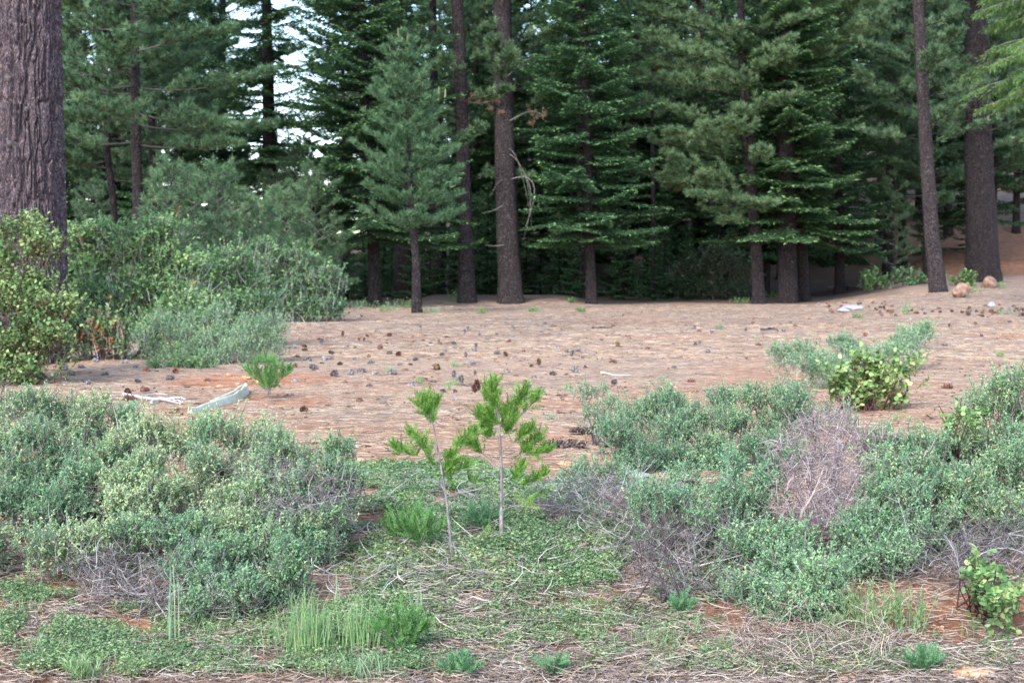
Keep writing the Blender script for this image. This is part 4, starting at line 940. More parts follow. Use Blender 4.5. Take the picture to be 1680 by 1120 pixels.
dead('dead_shrub', 'dense purple grey dead twig clump at the left edge above the whitethorn', [(-20, 640), (20, 640), (30, 670), (-10, 690)], (16, 24), lambda a, b: 12.6, M['twigdark'], 88, 40, .2, .003, .4, 6)
dead('dead_shrub', 'low bed of brittle grey twigs on the lower right bank', [(1180, 1045), (1300, 1025), (1450, 1035), (1480, 1080), (1400, 1105), (1220, 1090)], (20, 34), lambda a, b: at1(a, b + 12)[1], M['littergrey'], 89, 26, .22, .0022, 0, 3)

# ------------------------------------------------------------------ ground cover
def mat_cover(name, label, poly, n, seed, mat, hgt=.05, leaf=.024):
    g = np.random.default_rng(seed)
    xs = [p[0] for p in poly]; ys = [p[1] for p in poly]
    P = []
    for a in poly: P.append(at1(*a))
    P = np.array(P); lo, hi = P.min(0), P.max(0)
    X = g.uniform(lo[0], hi[0], n * 3); Y = g.uniform(lo[1], hi[1], n * 3); Z = H(X, Y)
    px, py = proj(np.stack([X, Y, Z], -1)); wob = 46 * (vn(X * 3.1, Y * 3.1, 35) - .5) + 30 * (vn(X * 9, Y * 9, 36) - .5); k = inpoly(px + wob, py + wob * .6, poly) & (vn(X * 4, Y * 4, 31) + .35 * vn(X * 12, Y * 12, 32) > .41)
    X, Y, Z = X[k][:n], Y[k][:n], Z[k][:n]; n = len(X)
    mound = hgt * (.4 + 1.6 * vn(X * 2.2, Y * 2.2, 33))
    c = np.stack([X, Y, Z + mound * (.5 + .6 * g.random(n))], -1)
    m = 8; rep = np.repeat(np.arange(n), m); a = g.random(n * m) * 6.28; leaf = leaf * (.6 + .8 * g.random(n))[rep]
    D = nrm(np.stack([np.cos(a), np.sin(a), .1 + .7 * g.random(n * m)], -1)); N = nrm(np.array([0, 0, 1.]) + g.normal(size=(n * m, 3)) * .4)
    mb = MB(); leaves(mb, c[rep] + g.normal(size=(n * m, 3)) * .012, D, N, leaf * (.6 + .7 * g.random(n * m)), leaf * .55 * (.7 + .5 * g.random(n * m)), 0)
    o = mb.build(name, mat); props(o, label, 'ground cover', kind='stuff'); return o
mat_cover('ground_cover', 'green mat of small toothed leaves spread under and around the two saplings', [(560, 775), (640, 765), (760, 775), (900, 790), (1000, 830), (1060, 900), (1010, 960), (900, 985), (800, 960), (720, 920), (600, 930), (540, 880)], 17000, 91, M['carpet'], .045, .0195)
mat_cover('ground_cover', 'patchy green mat along the foot of the bank in the left corner', [(0, 970), (150, 985), (300, 1010), (440, 1010), (620, 960), (700, 990), (690, 1110), (0, 1118)], 9500, 92, M['carpet'], .035, .0155)
mat_cover('ground_cover', 'thin scatter of green leaves on the litter below the saplings', [(600, 930), (740, 920), (860, 960), (900, 1000), (760, 1010), (640, 990)], 1500, 93, M['carpet'], .025)
mat_cover('ground_cover', 'small green plants spotting the twig litter in the middle of the lower bank', [(560, 900), (760, 940), (1000, 960), (1060, 1000), (960, 1110), (560, 1118)], 5500, 95, M['carpet'], .03, .0155)
mat_cover('ground_cover', 'small green plants spotting the twig litter at lower right', [(1060, 1000), (1240, 1030), (1420, 1050), (1660, 1040), (1670, 1110), (1040, 1115)], 2400, 96, M['carpet'], .025, .0145)
mat_cover('ground_cover', 'thin green mat on the bank right of the middle', [(1120, 880), (1220, 900), (1200, 990), (1060, 1000)], 900, 94, M['carpet'], .03)

# ------------------------------------------------------------------ incense cedar saplings
def cedar_sapling(label, trunk, r0, branches, seed, topspray=40, name='incense_cedar_sapling', mat='cedar', scale=1.0, ns=11):
    g = np.random.default_rng(seed); base = at1(*trunk[0]); d = base[1]
    root = thing(name, label, 'sapling', base)
    T = np.array([pt(a, b, d) for a, b in trunk]) - base; T[:, 1] = np.cumsum(g.normal(size=len(T)) * .012); T[0] = (0, 0, -.03)
    mb = MB(); pl = poly3(T, 22); rr = np.linspace(r0, r0 * .25, 22) * (1 + .12 * g.normal(size=22))
    tubes(mb, pl[None], rr[None], 9); mb.build('trunk', M['sapbark'], root, smooth=True)
    mf, mbr = MB(), MB()
    def sprays(P, D, n_sub, size):
        """flat upright ferny sprays: axis with side shoots both ways"""
        for p, dv in zip(P, D):
            L = size * (.7 + .6 * g.random()); nrmv = nrm(np.cross(dv, rdir(g, 1)[0])); sd = np.cross(dv, nrmv)
            m = 8; t = np.linspace(.05, 1, m); ax_ = p + dv * (L * t)[:, None]
            PP = [ax_]; DD = [np.tile(dv, (m, 1))]; LL = [np.full(m, L / m * 1.9)]
            for s in (-1, 1):
                for mult in (.55, 1.0):
                    l2 = L * .34 * (1.1 - .6 * t)
                    d2 = nrm(dv * .80 + sd * s * .62 + g.normal(size=(m, 3)) * .10)
                    q = ax_ + d2 * (l2 * (mult - .55))[:, None]
                    PP.append(q); DD.append(d2); LL.append(l2 * .62)
            PP = np.concatenate(PP); DD = np.concatenate(DD); LL = np.concatenate(LL)
            leaves(mf, PP, DD, np.tile(nrmv, (len(PP), 1)) + g.normal(size=(len(PP), 3)) * .35, LL * 1.2, .0048 * scale, 0, .1)
    for bl, start, dens in branches:
        P = np.array([pt(a, b, d) for a, b in bl]) - base
        k = (g.random() - .5) * .9; ll = np.linalg.norm(P[-1] - P[0])
        P[:, 1] = np.interp(P[0, 2], pl[:, 2], pl[:, 1]) + np.linspace(0, 1, len(P)) * k * ll
        Q = poly3(P, 12); rb = max(.0032, r0 * .28)
        tubes(mbr, Q[None], np.linspace(rb, rb * .4, 12)[None], 5)
        n = max(2, int(dens * 1.45)); tt = start * .8 + (1 - start * .8) * g.random(n); 
        X = np.stack([np.interp(tt, np.linspace(0, 1, 12), Q[:, i]) for i in range(3)], -1)
        bd = nrm(Q[-1] - Q[6])
        Dv = nrm(bd * .55 + np.array([0, 0, .62]) + g.normal(size=(n, 3)) * .5)
        sprays(X, Dv, ns, .074 * scale)
    if mbr.v: mbr.build('branches', M['sapbark'], root)
    mf.build('foliage', M[mat], root)
    return root
cedar_sapling('thin incense cedar sapling on the left of the pair with few leafy tufts', [(742, 916), (738, 860), (730, 800), (723, 760), (718, 735), (712, 700), (704, 672)], .0105,
    [([(712, 700), (704, 680), (698, 655)], .15, 34), ([(704, 690), (690, 672), (684, 660)], .3, 14), ([(706, 690), (712, 672), (714, 658)], .3, 12),
     ([(719, 752), (690, 748), (664, 744), (648, 735)], .45, 22), ([(718, 735), (695, 725), (672, 712)], .4, 16), ([(719, 750), (700, 740), (690, 728)], .3, 9),
     ([(720, 750), (740, 740), (765, 724), (777, 708)], .5, 22), ([(722, 757), (736, 752), (742, 746)], .2, 12), ([(724, 775), (736, 770), (742, 760)], .2, 16),
     ([(722, 765), (712, 762), (706, 756)], .2, 6), ([(724, 775), (750, 775), (770, 764)], .35, 9), ([(720, 760), (732, 770), (736, 790)], .3, 10)], 101)
cedar_sapling('taller incense cedar sapling on the right of the pair with bright brush like foliage', [(824, 900), (822, 840), (823, 780), (821, 740), (819, 700), (817, 670), (812, 640)], .0125,
    [([(817, 680), (812, 655), (806, 630)], .1, 40), ([(818, 690), (800, 660), (795, 635)], .3, 16), ([(819, 700), (840, 680), (855, 655), (860, 645)], .25, 36), ([(819, 705), (850, 690), (872, 665), (880, 655)], .45, 20),
     ([(819, 710), (798, 695), (782, 680)], .3, 26), ([(820, 720), (800, 715), (790, 700)], .2, 20), ([(820, 718), (838, 705), (845, 690)], .2, 26), ([(819, 705), (826, 690), (832, 670)], .2, 24), ([(819, 700), (806, 690), (800, 672)], .2, 22),
     ([(821, 770), (800, 752), (780, 735), (768, 730)], .55, 20), ([(821, 772), (845, 755), (872, 735), (886, 715)], .5, 26), ([(823, 772), (850, 750), (880, 745), (900, 745)], .55, 22), ([(821, 745), (850, 720), (874, 705)], .4, 24),
     ([(822, 808), (790, 800), (768, 788)], .85, 5), ([(823, 818), (850, 800), (880, 786), (892, 778)], .45, 24), ([(823, 840), (835, 832), (860, 828), (885, 820)], .75, 6), ([(823, 815), (846, 790), (855, 770)], .5, 20), ([(822, 850), (808, 856), (800, 860)], .9, 2)], 102)
for lab, px, py, h_px, sd, sc, nb in (
        ('feathery cedar seedling in the ground cover beside the thin sapling', 690, 905, 75, 103, 1.0, 7), ('feathery cedar seedling left of the thin sapling foot', 655, 895, 55, 104, .9, 6), ('dark little cedar seedling between the two sapling trunks', 790, 880, 55, 105, .9, 5),
        ('bushy bright seedling at the edge of the tall grass tuft', 660, 1085, 90, 106, .9, 9), ('bluish seedling at the bottom edge below the saplings', 752, 1118, 42, 107, .8, 6), ('dark green pine like seedling at the bottom right corner', 1516, 1112, 44, 108, .8, 7),
        ('small seedling beside the dark upright stems', 1118, 1015, 36, 109, .7, 5), ('bushy yellow green seedling beside the curved concrete piece', 440, 655, 76, 110, 1.5, 10), ('low bluish seedling at the bottom edge right of middle', 910, 1116, 40, 111, .7, 5)):
    gg = np.random.default_rng(sd)
    br = [([(px + gg.normal() * 2, py - h_px * .1), (px + k * h_px * .25, py - h_px * .45), (px + k * h_px * .5 + gg.normal() * 4, py - h_px * (.95 - .35 * abs(k)))], .2, 13) for k in np.linspace(-1, 1, nb)]
    cedar_sapling(lab, [(px, py), (px, py - h_px * .4), (px + 2, py - h_px * .8)], .006 * sc, br, sd, name='conifer_seedling', scale=sc * 1.0, mat='seedlingblue' if 'luish' in lab or 'dark' in lab else 'seedling')

# ------------------------------------------------------------------ grass tufts and narrow leaved plants
def grass(name, label, px, py, wpx, hpx_, n, seed, mat, bend=.35, w=.0045, group=None):
    g = np.random.default_rng(seed); b = at1(px, py); d = b[1]; k = d / F
    root_x = g.normal(size=n) * wpx * .22 * k; root_y = g.normal(size=n) * wpx * .16 * k
    hh = hpx_ * k * (.45 + .6 * g.random(n)); a = g.random(n) * 6.28; t = np.linspace(0, 1, 6)
    out = np.stack([np.cos(a), np.sin(a), 0 * a], -1) * (hh * bend * (.3 + g.random(n)))[:, None]
    P = np.stack([root_x, root_y, H(b[0] + root_x, b[1] + root_y) - b[2] - .005], -1)[:, None] + np.array([0, 0, 1.]) * (hh[:, None] * (t - .25 * bend * t ** 2))[..., None] + out[:, None] * (t ** 2)[None, :, None]
    W = (w * (.6 + .7 * g.random(n)))[:, None] * np.array([.8, 1, 1, .8, .5, .1])
    S = nrm(np.stack([-np.sin(a), np.cos(a), 0 * a], -1) + g.normal(size=(n, 3)) * .4)
    mb = MB(); strips(mb, P, W, S); o = mb.build(name, mat); o.location = b
    return props(o, label, 'grass', group)
grass('grass_tuft', 'tall pale green grass tuft in front of the left whitethorn lobe', 500, 1075, 120, 132, 200, 121, M['grass'])
grass('grass_tuft', 'upright yellowish grass next to the tall pale tuft', 585, 1070, 80, 120, 110, 122, M['grass'])
grass('tall_grass_stalks', 'few tall bluish grass stalks with seed heads left of the tall tuft', 283, 1060, 34, 165, 12, 123, M['bluegrass'], .12, .006)
grass('tall_grass_stalks', 'thin tall stalks rising among the whitethorn edge right of the tall tuft', 555, 1000, 24, 85, 8, 124, M['bluegrass'], .12, .005)
grass('grass_tuft', 'slim bluish grass clump below the thin sapling', 693, 1015, 30, 80, 16, 125, M['bluegrass'], .15)
grass('grass_tuft', 'short fine grass tuft in front of the dark upright stems', 1075, 1070, 100, 55, 110, 126, M['grass'], .6, .003)
grass('grass_tuft', 'sparse straw tuft right of the short fine grass', 1190, 1075, 60, 52, 46, 127, M['grass'], .6, .003)
grass('grass_tuft', 'short green blades at the bottom left corner', 150, 1112, 90, 45, 60, 128, M['bluegrass'], .5, .004)
grass('grass_tuft', 'bluish green blades at the bottom edge below the tall tuft', 600, 1116, 110, 60, 120, 129, M['bluegrass'], .5, .004)
grass('grass_tuft', 'short straw blades at the foot of the front right whitethorn', 1230, 1105, 50, 40, 30, 130, M['grass'], .6, .003)
grass('grass_tuft', 'small green tuft at the left edge below the whitethorn', 40, 1010, 60, 45, 40, 131, M['grass'], .5, .004)
grass('grass_tuft', 'straw blades by the red bare patch at lower left', 345, 1050, 60, 50, 40, 132, M['grass'], .6, .0035)
def narrow(name, label, px, py, wpx, h_px, n, seed):
    g = np.random.default_rng(seed); b = at1(px, py); k = b[1] / F
    root = thing(name, label, 'plant', b); mf, ms = MB(), MB()
    x0 = g.normal(size=n) * wpx * .24 * k; y0 = g.normal(size=n) * wpx * .12 * k; hh = h_px * k * (.5 + .55 * g.random(n))
    D = nrm(np.stack([g.normal(size=n) * .22 + x0 * 1.2, g.normal(size=n) * .2, np.ones(n)], -1)); S = np.stack([x0, y0, H(b[0] + x0, b[1] + y0) - b[2]], -1)
    T = S + D * hh[:, None]; tubes(ms, np.stack([S, .5 * (S + T), T], 1), np.tile([.003, .0022, .001], (n, 1)), 4)
    m = 16; rep = np.repeat(np.arange(n), m); f = np.tile(np.linspace(.15, 1, m), n)
    P = S[rep] + D[rep] * (hh[rep] * f)[:, None]; LD = nrm(D[rep] * .85 + nrm(np.cross(D[rep], rdir(g, n * m))) * .6)
    leaves(mf, P, LD, rdir(g, n * m), .042 * (.6 + .6 * g.random(n * m)), .0062, 0, .1)
    mf.build('foliage', M['rabbit'], root); ms.build('stems', M['rabbit'], root)
narrow('narrow_leaf_plant', 'pale green narrow leaved plant in front of the front right whitethorn', 1425, 1035, 90, 88, 34, 141)
narrow('narrow_leaf_plant', 'narrow leaved plant with open stems right beside the paler one', 1485, 1040, 80, 80, 28, 142)
narrow('narrow_leaf_plant', 'short narrow leaved sprout left of the pale narrow leaved plant', 1365, 1045, 36, 46, 8, 143)
narrow('narrow_leaf_plant', 'soft bluish narrow leaved plant in the bottom left corner', 135, 1118, 80, 48, 26, 144)

# GRASSMORE
gg = np.random.default_rng(515)
for i in range(16):
    px = [60, 110, 200, 330, 400, 450, 640, 700, 770, 840, 900, 980, 1040, 1150, 1290, 1590][i]; py = gg.uniform(1030, 1105)
    side = 'left of the tall grass tuft' if px < 430 else 'between the tall grass tuft and the dark upright stems' if px < 1050 else 'on the lower right bank'
    grass('grass_tuft', 'small sparse grass tuft ' + side, px, py, gg.uniform(30, 60), gg.uniform(30, 52), int(gg.uniform(16, 34)), 600 + i, M['grass' if i % 2 else 'bluegrass'], .55, .0035, 'sparse grass tufts ' + side)
# ------------------------------------------------------------------ small weeds on the clearing
def weed(label, px, py, w, h, seed, mat, group=None, flowers=0):
    g = np.random.default_rng(seed); b = at1(px, py); k = b[1] / F; n = 26
    root_mb = MB(); lf = max(.02, 3.2 * k)
    D = nrm(np.stack([g.normal(size=n) * .5, g.normal(size=n) * .5, np.ones(n)], -1)); S = np.stack([g.normal(size=n) * w * .25 * k, g.normal(size=n) * w * .25 * k, 0 * D[:, 0]], -1)
    hh = h * k * (.5 + .5 * g.random(n)); m = 6; rep = np.repeat(np.arange(n), m); f = np.tile(np.linspace(.1, 1, m), n)
    P = S[rep] + D[rep] * (hh[rep] * f)[:, None]
    leaves(root_mb, P, nrm(D[rep] + rdir(g, n * m) * .9), rdir(g, n * m), lf * (.6 + .6 * g.random(n * m)), lf * .4, 0)
    o = root_mb.build('weed', mat); o.location = b; props(o, label, 'weed', group)
    if flowers:
        o2 = thing('flowering_weed', label, 'weed', b, group); o.parent = o2; o.location = (0, 0, 0); o.name = 'foliage'
        for key in ('label', 'category', 'group'):
            if key in o: del o[key]
        mb = MB(); P = S + D * (hh * 1.25)[:, None]; P = P[:flowers]
        for q in range(5):
            a = q * 1.257; DD = np.tile([math.cos(a), math.sin(a), .3], (flowers, 1)); leaves(mb, P, nrm(DD), np.tile([0, 0, 1.], (flowers, 1)), lf * .8, lf * .6)
        mb.build('flowers', M['flower'], o2)
WEEDS = [(500, 498, 34, 18, 'thorn'), (548, 512, 40, 20, 'thorn'), (590, 506, 40, 16, 'thorn'), (632, 512, 40, 16, 'manz'), (662, 506, 26, 22, 'manz'), (712, 514, 46, 14, 'thorn'), (790, 515, 18, 12, 'manz'), (875, 512, 20, 10, 'manz'), (953, 512, 14, 8, 'manz'),
         (938, 497, 14, 10, 'manz'), (745, 632, 14, 12, 'rabbit'), (690, 628, 14, 10, 'grass'), (735, 640, 12, 18, 'rabbit'), (640, 612, 16, 16, 'bluegrass'), (745, 602, 20, 10, 'rabbit'), (1090, 630, 22, 22, 'thorn'), (930, 640, 12, 14, 'rabbit'), (905, 690, 20, 16, 'bluegrass'),
         (1410, 522, 22, 8, 'manz'), (1640, 586, 10, 12, 'rabbit'), (1180, 540, 12, 6, 'bluegrass'), (1485, 512, 12, 14, 'bluegrass'), (1650, 515, 60, 8, 'thorn'), (1600, 482, 30, 16, 'manz'), (1640, 472, 40, 12, 'manz'), (1270, 490, 30, 14, 'manz'), (1216, 497, 40, 10, 'manz'), (1060, 690, 14, 12, 'thorn'), (650, 745, 30, 14, 'bluegrass'), (1470, 690, 26, 18, 'rabbit'), (1505, 705, 22, 14, 'rabbit')]
PLACE = {0: 'at the end of the left shrub row', 4: 'at the foot of the bluish young pine', 9: 'between the shaded trunk feet', 15: 'alone on the needles above the right whitethorns', 18: 'beside the pale rock', 23: 'near the orange boulders', 25: 'at the feet of the dark fir trunks', 27: 'just behind the right whitethorns', 29: 'in front of the round leaved manzanita'}
def wplace(px, py):
    if py < 520:
        if px < 560: return 'at the end of the left shrub row'
        if px < 740: return 'round the foot of the bluish young pine'
        if px < 1000: return 'along the shaded far edge in the middle'
        if px < 1300: return 'at the feet of the dark right firs'
        return 'near the boulders and pale rock at the right'
    if px < 760: return 'on the clearing behind the thin sapling'
    if px < 1000: return 'on the needles near the long cones'
    if px < 1300: return 'on the needles behind the right whitethorns'
    return 'near the round leaved manzanita'
for i, (px, py, w, h, mt) in enumerate(WEEDS):
    wp = wplace(px, py); weed('small green weed tuft ' + wp, px, py, w, h, 200 + i, M[mt], 'weed tufts ' + wp)
weed('single white flowered weed standing near the right pine cones', 1486, 516, 10, 30, 260, M['rabbit'], None, 5)
weed('weed with tiny white flowers left of the young pine foot', 640, 510, 40, 18, 261, M['thorn'], None, 9)
weed('tall weed with pale flowers in front of the grey pine', 745, 497, 20, 24, 262, M['manz'], None, 8)

# ------------------------------------------------------------------ pine cones
def cone_mesh(name, L, W, nsc, mat, seed, open_=.75, thick=.012, sl=.45):
    g = np.random.default_rng(seed); mb = MB()
    t = np.linspace(.03, .97, nsc); a = np.arange(nsc) * 2.39996
    rad = W * .5 * np.sin(np.clip(t * 1.0 + .08, 0, 1) * 2.75) ** .7
    core = np.stack([t * L, 0 * t, 0 * t], -1)
    o = np.stack([0 * t, np.cos(a), np.sin(a)], -1); axd = np.array([1., 0, 0])
    D = nrm(o * open_ + axd * (-.15 + .9 * t)[:, None] * .7)
    S = nrm(np.cross(D, axd)); N = np.cross(S, D)
    ln = rad * (1 + .2 * g.normal(size=nsc)); w = W * sl * (.5 + .5 * np.sin(t * 3.0))
    B = core; E = B + D * ln[:, None]
    wv = w[:, None]
    V = np.stack([B - S * wv * .2, B + S * wv * .2, E * .5 + B * .5 + S * wv * .5, E + S * wv * .34 + N * thick, E + N * thick * 1.4 + D * thick, E - S * wv * .34 + N * thick, E * .5 + B * .5 - S * wv * .5, E - N * thick * .6 + D * .0], 1)
    b = np.arange(nsc)[:, None] * 8
    mb.add(V, np.concatenate([b + np.array([[0, 1, 2, 6]]), b + np.array([[2, 3, 5, 6]]), b + np.array([[3, 4, 5, 7]])]))
    Pc = np.stack([np.linspace(0, L * .97, 8), np.zeros(8), np.zeros(8)], -1); tubes(mb, Pc[None], (W * .20 * np.sin(np.linspace(.35, 2.9, 8)))[None], 8)
    o_ = mb.build(name, mat); o_.location = (0, -50, 0); return o_

def put(o, p, sc, rx, ry, rz):
    o.location = p; o.scale = (sc,) * 3; o.rotation_euler = (rx, ry, rz)
cg = np.random.default_rng(303)
brown = cone_mesh('pine_cone', .15, .125, 50, M['cone'], 1, .85, .010, .34); grey = cone_mesh('pine_cone', .15, .12, 50, M['conegrey'], 2, .75, .010, .34)
used_c = set()
def cone(kind, px, py, sc=1.0, label=None, group=None):
    src = brown if kind == 'b' else grey
    if kind in used_c: o = src.copy(); C.objects.link(o)
    else: o = src; used_c.add(kind)
    p = at1(px, py + 4); p[2] = float(H(p[0], p[1])) + .026 * sc
    up = cg.random() < .15
    put(o, p, sc, cg.random() * 6.28, -1.2 - .3 * cg.random() if up else cg.normal() * .25, cg.random() * 6.28)
    o.location.z += .02 * sc if up else 0
    o['label'] = label; o['category'] = 'pine cone'; o['group'] = group
def cplace(px, py):
    if px < 360 and py > 560: return 'near the left shrubs and the concrete piece'
    if py < 525 and px > 1300: return 'in the scatter along the far right edge'
    if py < 540: return 'on the far part of the clearing'
    if px < 640: return 'left of the saplings on the open clearing'
    if px < 1010: return 'behind the saplings on the open clearing'
    return 'on the right half of the clearing'
CONES = [('b', 717, 604, 1.15), ('b', 651, 580, 1), ('b', 622, 570, 1), ('b', 670, 604, .9), ('b', 695, 622, 1), ('b', 786, 641, 1.1), ('b', 780, 645, .9), ('b', 885, 599, .9), ('g', 862, 632, 1.1), ('g', 904, 611, 1.1), ('g', 946, 609, 1), ('g', 870, 617, .8), ('g', 759, 630, 1), ('g', 770, 596, .9), ('g', 725, 580, .9),
         ('g', 603, 593, 1), ('g', 548, 585, 1), ('g', 578, 612, 1), ('g', 543, 614, 1.1), ('g', 601, 607, 1), ('g', 650, 611, .9), ('g', 680, 588, .9), ('b', 555, 595, .8), ('b', 549, 577, .9), ('b', 505, 571, .9), ('b', 562, 549, .9), ('b', 635, 548, 1), ('g', 527, 533, .8), ('g', 520, 600, 1), ('g', 507, 588, .8),
         ('b', 691, 556, .7), ('g', 810, 577, .9), ('g', 917, 567, .9), ('b', 833, 581, .8), ('b', 858, 573, .7), ('g', 938, 584, .9), ('b', 1012, 592, 1), ('g', 989, 555, .8), ('g', 890, 542, .8), ('g', 842, 534, .8), ('b', 914, 532, .7), ('g', 1004, 627, .8), ('g', 931, 636, .8), ('g', 893, 635, .8), ('g', 668, 630, 1), ('b', 587, 656, .8),
         ('b', 233, 640, 1.1), ('b', 224, 655, 1.2), ('b', 210, 642, .9), ('b', 293, 672, .8), ('g', 272, 620, 1), ('g', 145, 627, 1), ('g', 165, 612, .9), ('g', 48, 622, 1), ('g', 124, 612, 1), ('g', 108, 604, 1), ('g', 160, 590, 1.1), ('b', 80, 595, 1), ('b', 85, 580, 1), ('b', 178, 586, 1), ('g', 198, 592, 1), ('g', 45, 600, 1), ('b', 245, 607, .9), ('b', 286, 608, .9), ('b', 346, 621, .8), ('g', 215, 600, .9), ('g', 140, 600, .9), ('g', 232, 625, .8), ('g', 127, 580, .9),
         ('b', 1141, 624, 1), ('b', 1544, 634, 1.1), ('b', 1240, 563, 1), ('b', 1143, 541, .9), ('g', 1170, 542, .8), ('b', 1420, 548, .9), ('b', 1190, 584, .5), ('b', 1265, 517, .8), ('b', 1330, 520, .7), ('g', 1660, 525, 1), ('b', 484, 598, .8), ('g', 484, 622, 1), ('b', 495, 672, .8), ('g', 740, 655, .7), ('g', 1110, 600, .7), ('b', 962, 600, .6), ('g', 1324, 562, .7)]
def addcone(k, px, py, sc):
    pl = cplace(px, py); col = 'brown open' if k == 'b' else 'weathered grey'
    cone(k, px, py, sc * .8, f'{col} pine cone lying {pl}', f'{col} cones {pl}')
for c_ in CONES: addcone(*c_)
for i in range(78):                      # the scatter along the right far edge
    px = 1680 - 330 * cg.random() ** 1.5; py = 508 + cg.normal() * 4.5 - (1680 - px) * .006
    addcone('b' if cg.random() < .8 else 'g', px, py, .9 + .3 * cg.random())
for i in range(26):
    addcone('b' if cg.random() < .6 else 'g', cg.uniform(1330, 1460), cg.uniform(490, 504), .9)
for i in range(60):
    px = cg.uniform(470, 1660); py = cg.uniform(505, 575)
    addcone('b' if cg.random() < .35 else 'g', px, py, .6 + .4 * cg.random())
for i in range(58):
    addcone('g' if cg.random() < .7 else 'b', cg.uniform(460, 960), cg.uniform(540, 645), .5 + .4 * cg.random())
sug = cone_mesh('long_pine_cone', .36, .105, 150, M['sugarcone'], 3, .55, .010, .30)
for i, (px, py, sc, rz, lab) in enumerate(((908, 736, 1.12, .06, 'very long brown pine cone lying beside the foliage of the right sapling'), (955, 711, 1.05, -.2, 'very long grey brown pine cone lying farther back than its twin'), (1008, 738, .62, 1.3, 'long pine cone half hidden under the green whitethorn'))):
    o = sug if i == 0 else sug.copy()
    if i: C.objects.link(o)
    p = at1(px - 22, py); p[2] = float(H(p[0] + .15, p[1])) + .038; put(o, p, sc, .3 * i, .0, rz); props(o, lab, 'pine cone', 'long pine cones')

# ------------------------------------------------------------------ rocks
def rock(name, label, px, py, w, h, mat, seed, d=None, sink=.3, group=None, flat=1.0):
    g = np.random.default_rng(seed); b = at1(px, py); k = b[1] / F
    nu, nv = 36, 22; th = np.linspace(0, np.pi, nv); ph = np.arange(nu) * 2 * np.pi / nu
    D = np.stack([np.sin(th)[:, None] * np.cos(ph), np.sin(th)[:, None] * np.sin(ph), np.cos(th)[:, None] + 0 * ph], -1)
    o = g.random(3) * 40
    # facets: clip by random planes
    Rr = np.ones(D.shape[:2])
    for _ in range(20):
        nrm_ = rdir(g, 1)[0]; c = g.uniform(.58, .95); dd = D @ nrm_; Rr = np.where(dd > .05, np.minimum(Rr, c / np.maximum(dd, .05)), Rr)
    Rr = Rr * (1 + .10 * (vn(D[..., 0] * 3 + o[0] + D[..., 2] * 2, D[..., 1] * 3 + o[1], 3) - .5) + .05 * (vn(D[..., 0] * 9 + o[2], D[..., 2] * 9 + D[..., 1] * 5, 5) - .5))
    P = D * Rr[..., None] * np.array([w * k / 2, w * k / 2 * flat * .8, h * k * .62]); P[..., 2] += h * k * (.5 - sink * .5)
    i = np.arange(nv - 1)[:, None] * nu; j = np.arange(nu)[None]; j2 = (j + 1) % nu
    mb = MB(); mb.add(P, np.stack([i + j, i + nu + j, i + nu + j2, i + j2], -1).reshape(-1, 4))
    o_ = mb.build(name, mat, smooth=False); o_.location = b; return props(o_, label, 'rock', group)
rock('boulder', 'rounded orange and grey boulder at the foot of the slim leaning pine', 1576, 487, 36, 24, M['rockorange'], 1)
rock('boulder', 'orange boulder leaning at the foot of the stout dark pine', 1621, 472, 28, 20, M['rockorange'], 2)
rock('pale_rock', 'pale grey rock half sunk on the far right clearing', 1398, 509, 38, 11, M['rockwhite'], 3)
rock('pale_rock', 'flat pale rock beside the half sunk pale rock', 1385, 512, 26, 7, M['rockwhite'], 4)
rock('pale_rock', 'small white stone at the end of the left shrubs', 531, 517, 10, 8, M['rockwhite'], 5)
rock('pale_rock', 'white stone among the cones at the far right', 1627, 504, 14, 10, M['rockwhite'], 6)
rock('boulder', 'grey boulder in shade left of the shaded shrub', 1130, 486, 28, 14, M['rockorange'], 7)
rock('flat_stone', 'flat orange stone in the bottom right corner', 1590, 1112, 92, 26, M['rockflat'], 8, flat=.8, sink=.7)
rock('flat_stone', 'small orange stone left of the flat stone', 1395, 1118, 40, 10, M['rockflat'], 9)
rock('flat_stone', 'pale flat stone at the edge of the small sage whitethorn', 1040, 782, 60, 12, M['rockwhite'], 10, sink=.8)
rock('small_stone', 'orange lump of stone below the long cones', 925, 765, 26, 10, M['rockflat'], 11)
rock('small_stone', 'pale stone left of the thin sapling on the needles', 583, 735, 14, 8, M['rockwhite'], 12)
rock('small_stone', 'orange stone at the edge of the ground cover left of the sapling', 590, 758, 18, 8, M['rockflat'], 13)
rock('small_stone', 'bluish white stone at the bottom edge right of middle', 1092, 1095, 18, 16, M['rockwhite'], 14)
for i, (px, py, w, h) in enumerate(((405, 622, 18, 8), (425, 630, 14, 7), (375, 618, 12, 6), (440, 620, 22, 8), (390, 632, 10, 5), (360, 636, 14, 6), (418, 618, 12, 7), (452, 632, 12, 6))):
    rock('soil_clod', 'crumbly red clod of soil between the curved concrete and the left shrubs', px, py, w, h, M['rockflat'], 30 + i, group='red clods of soil')
rg = np.random.default_rng(41)
for i in range(20):
    px, py = rg.uniform(1480, 1670), rg.uniform(985, 1060)
    rock('pebble', 'small reddish pebble on the bare red bank at the right', px, py, rg.uniform(5, 11), rg.uniform(4, 7), M['rockflat'], 60 + i, group='pebbles on the red bank')

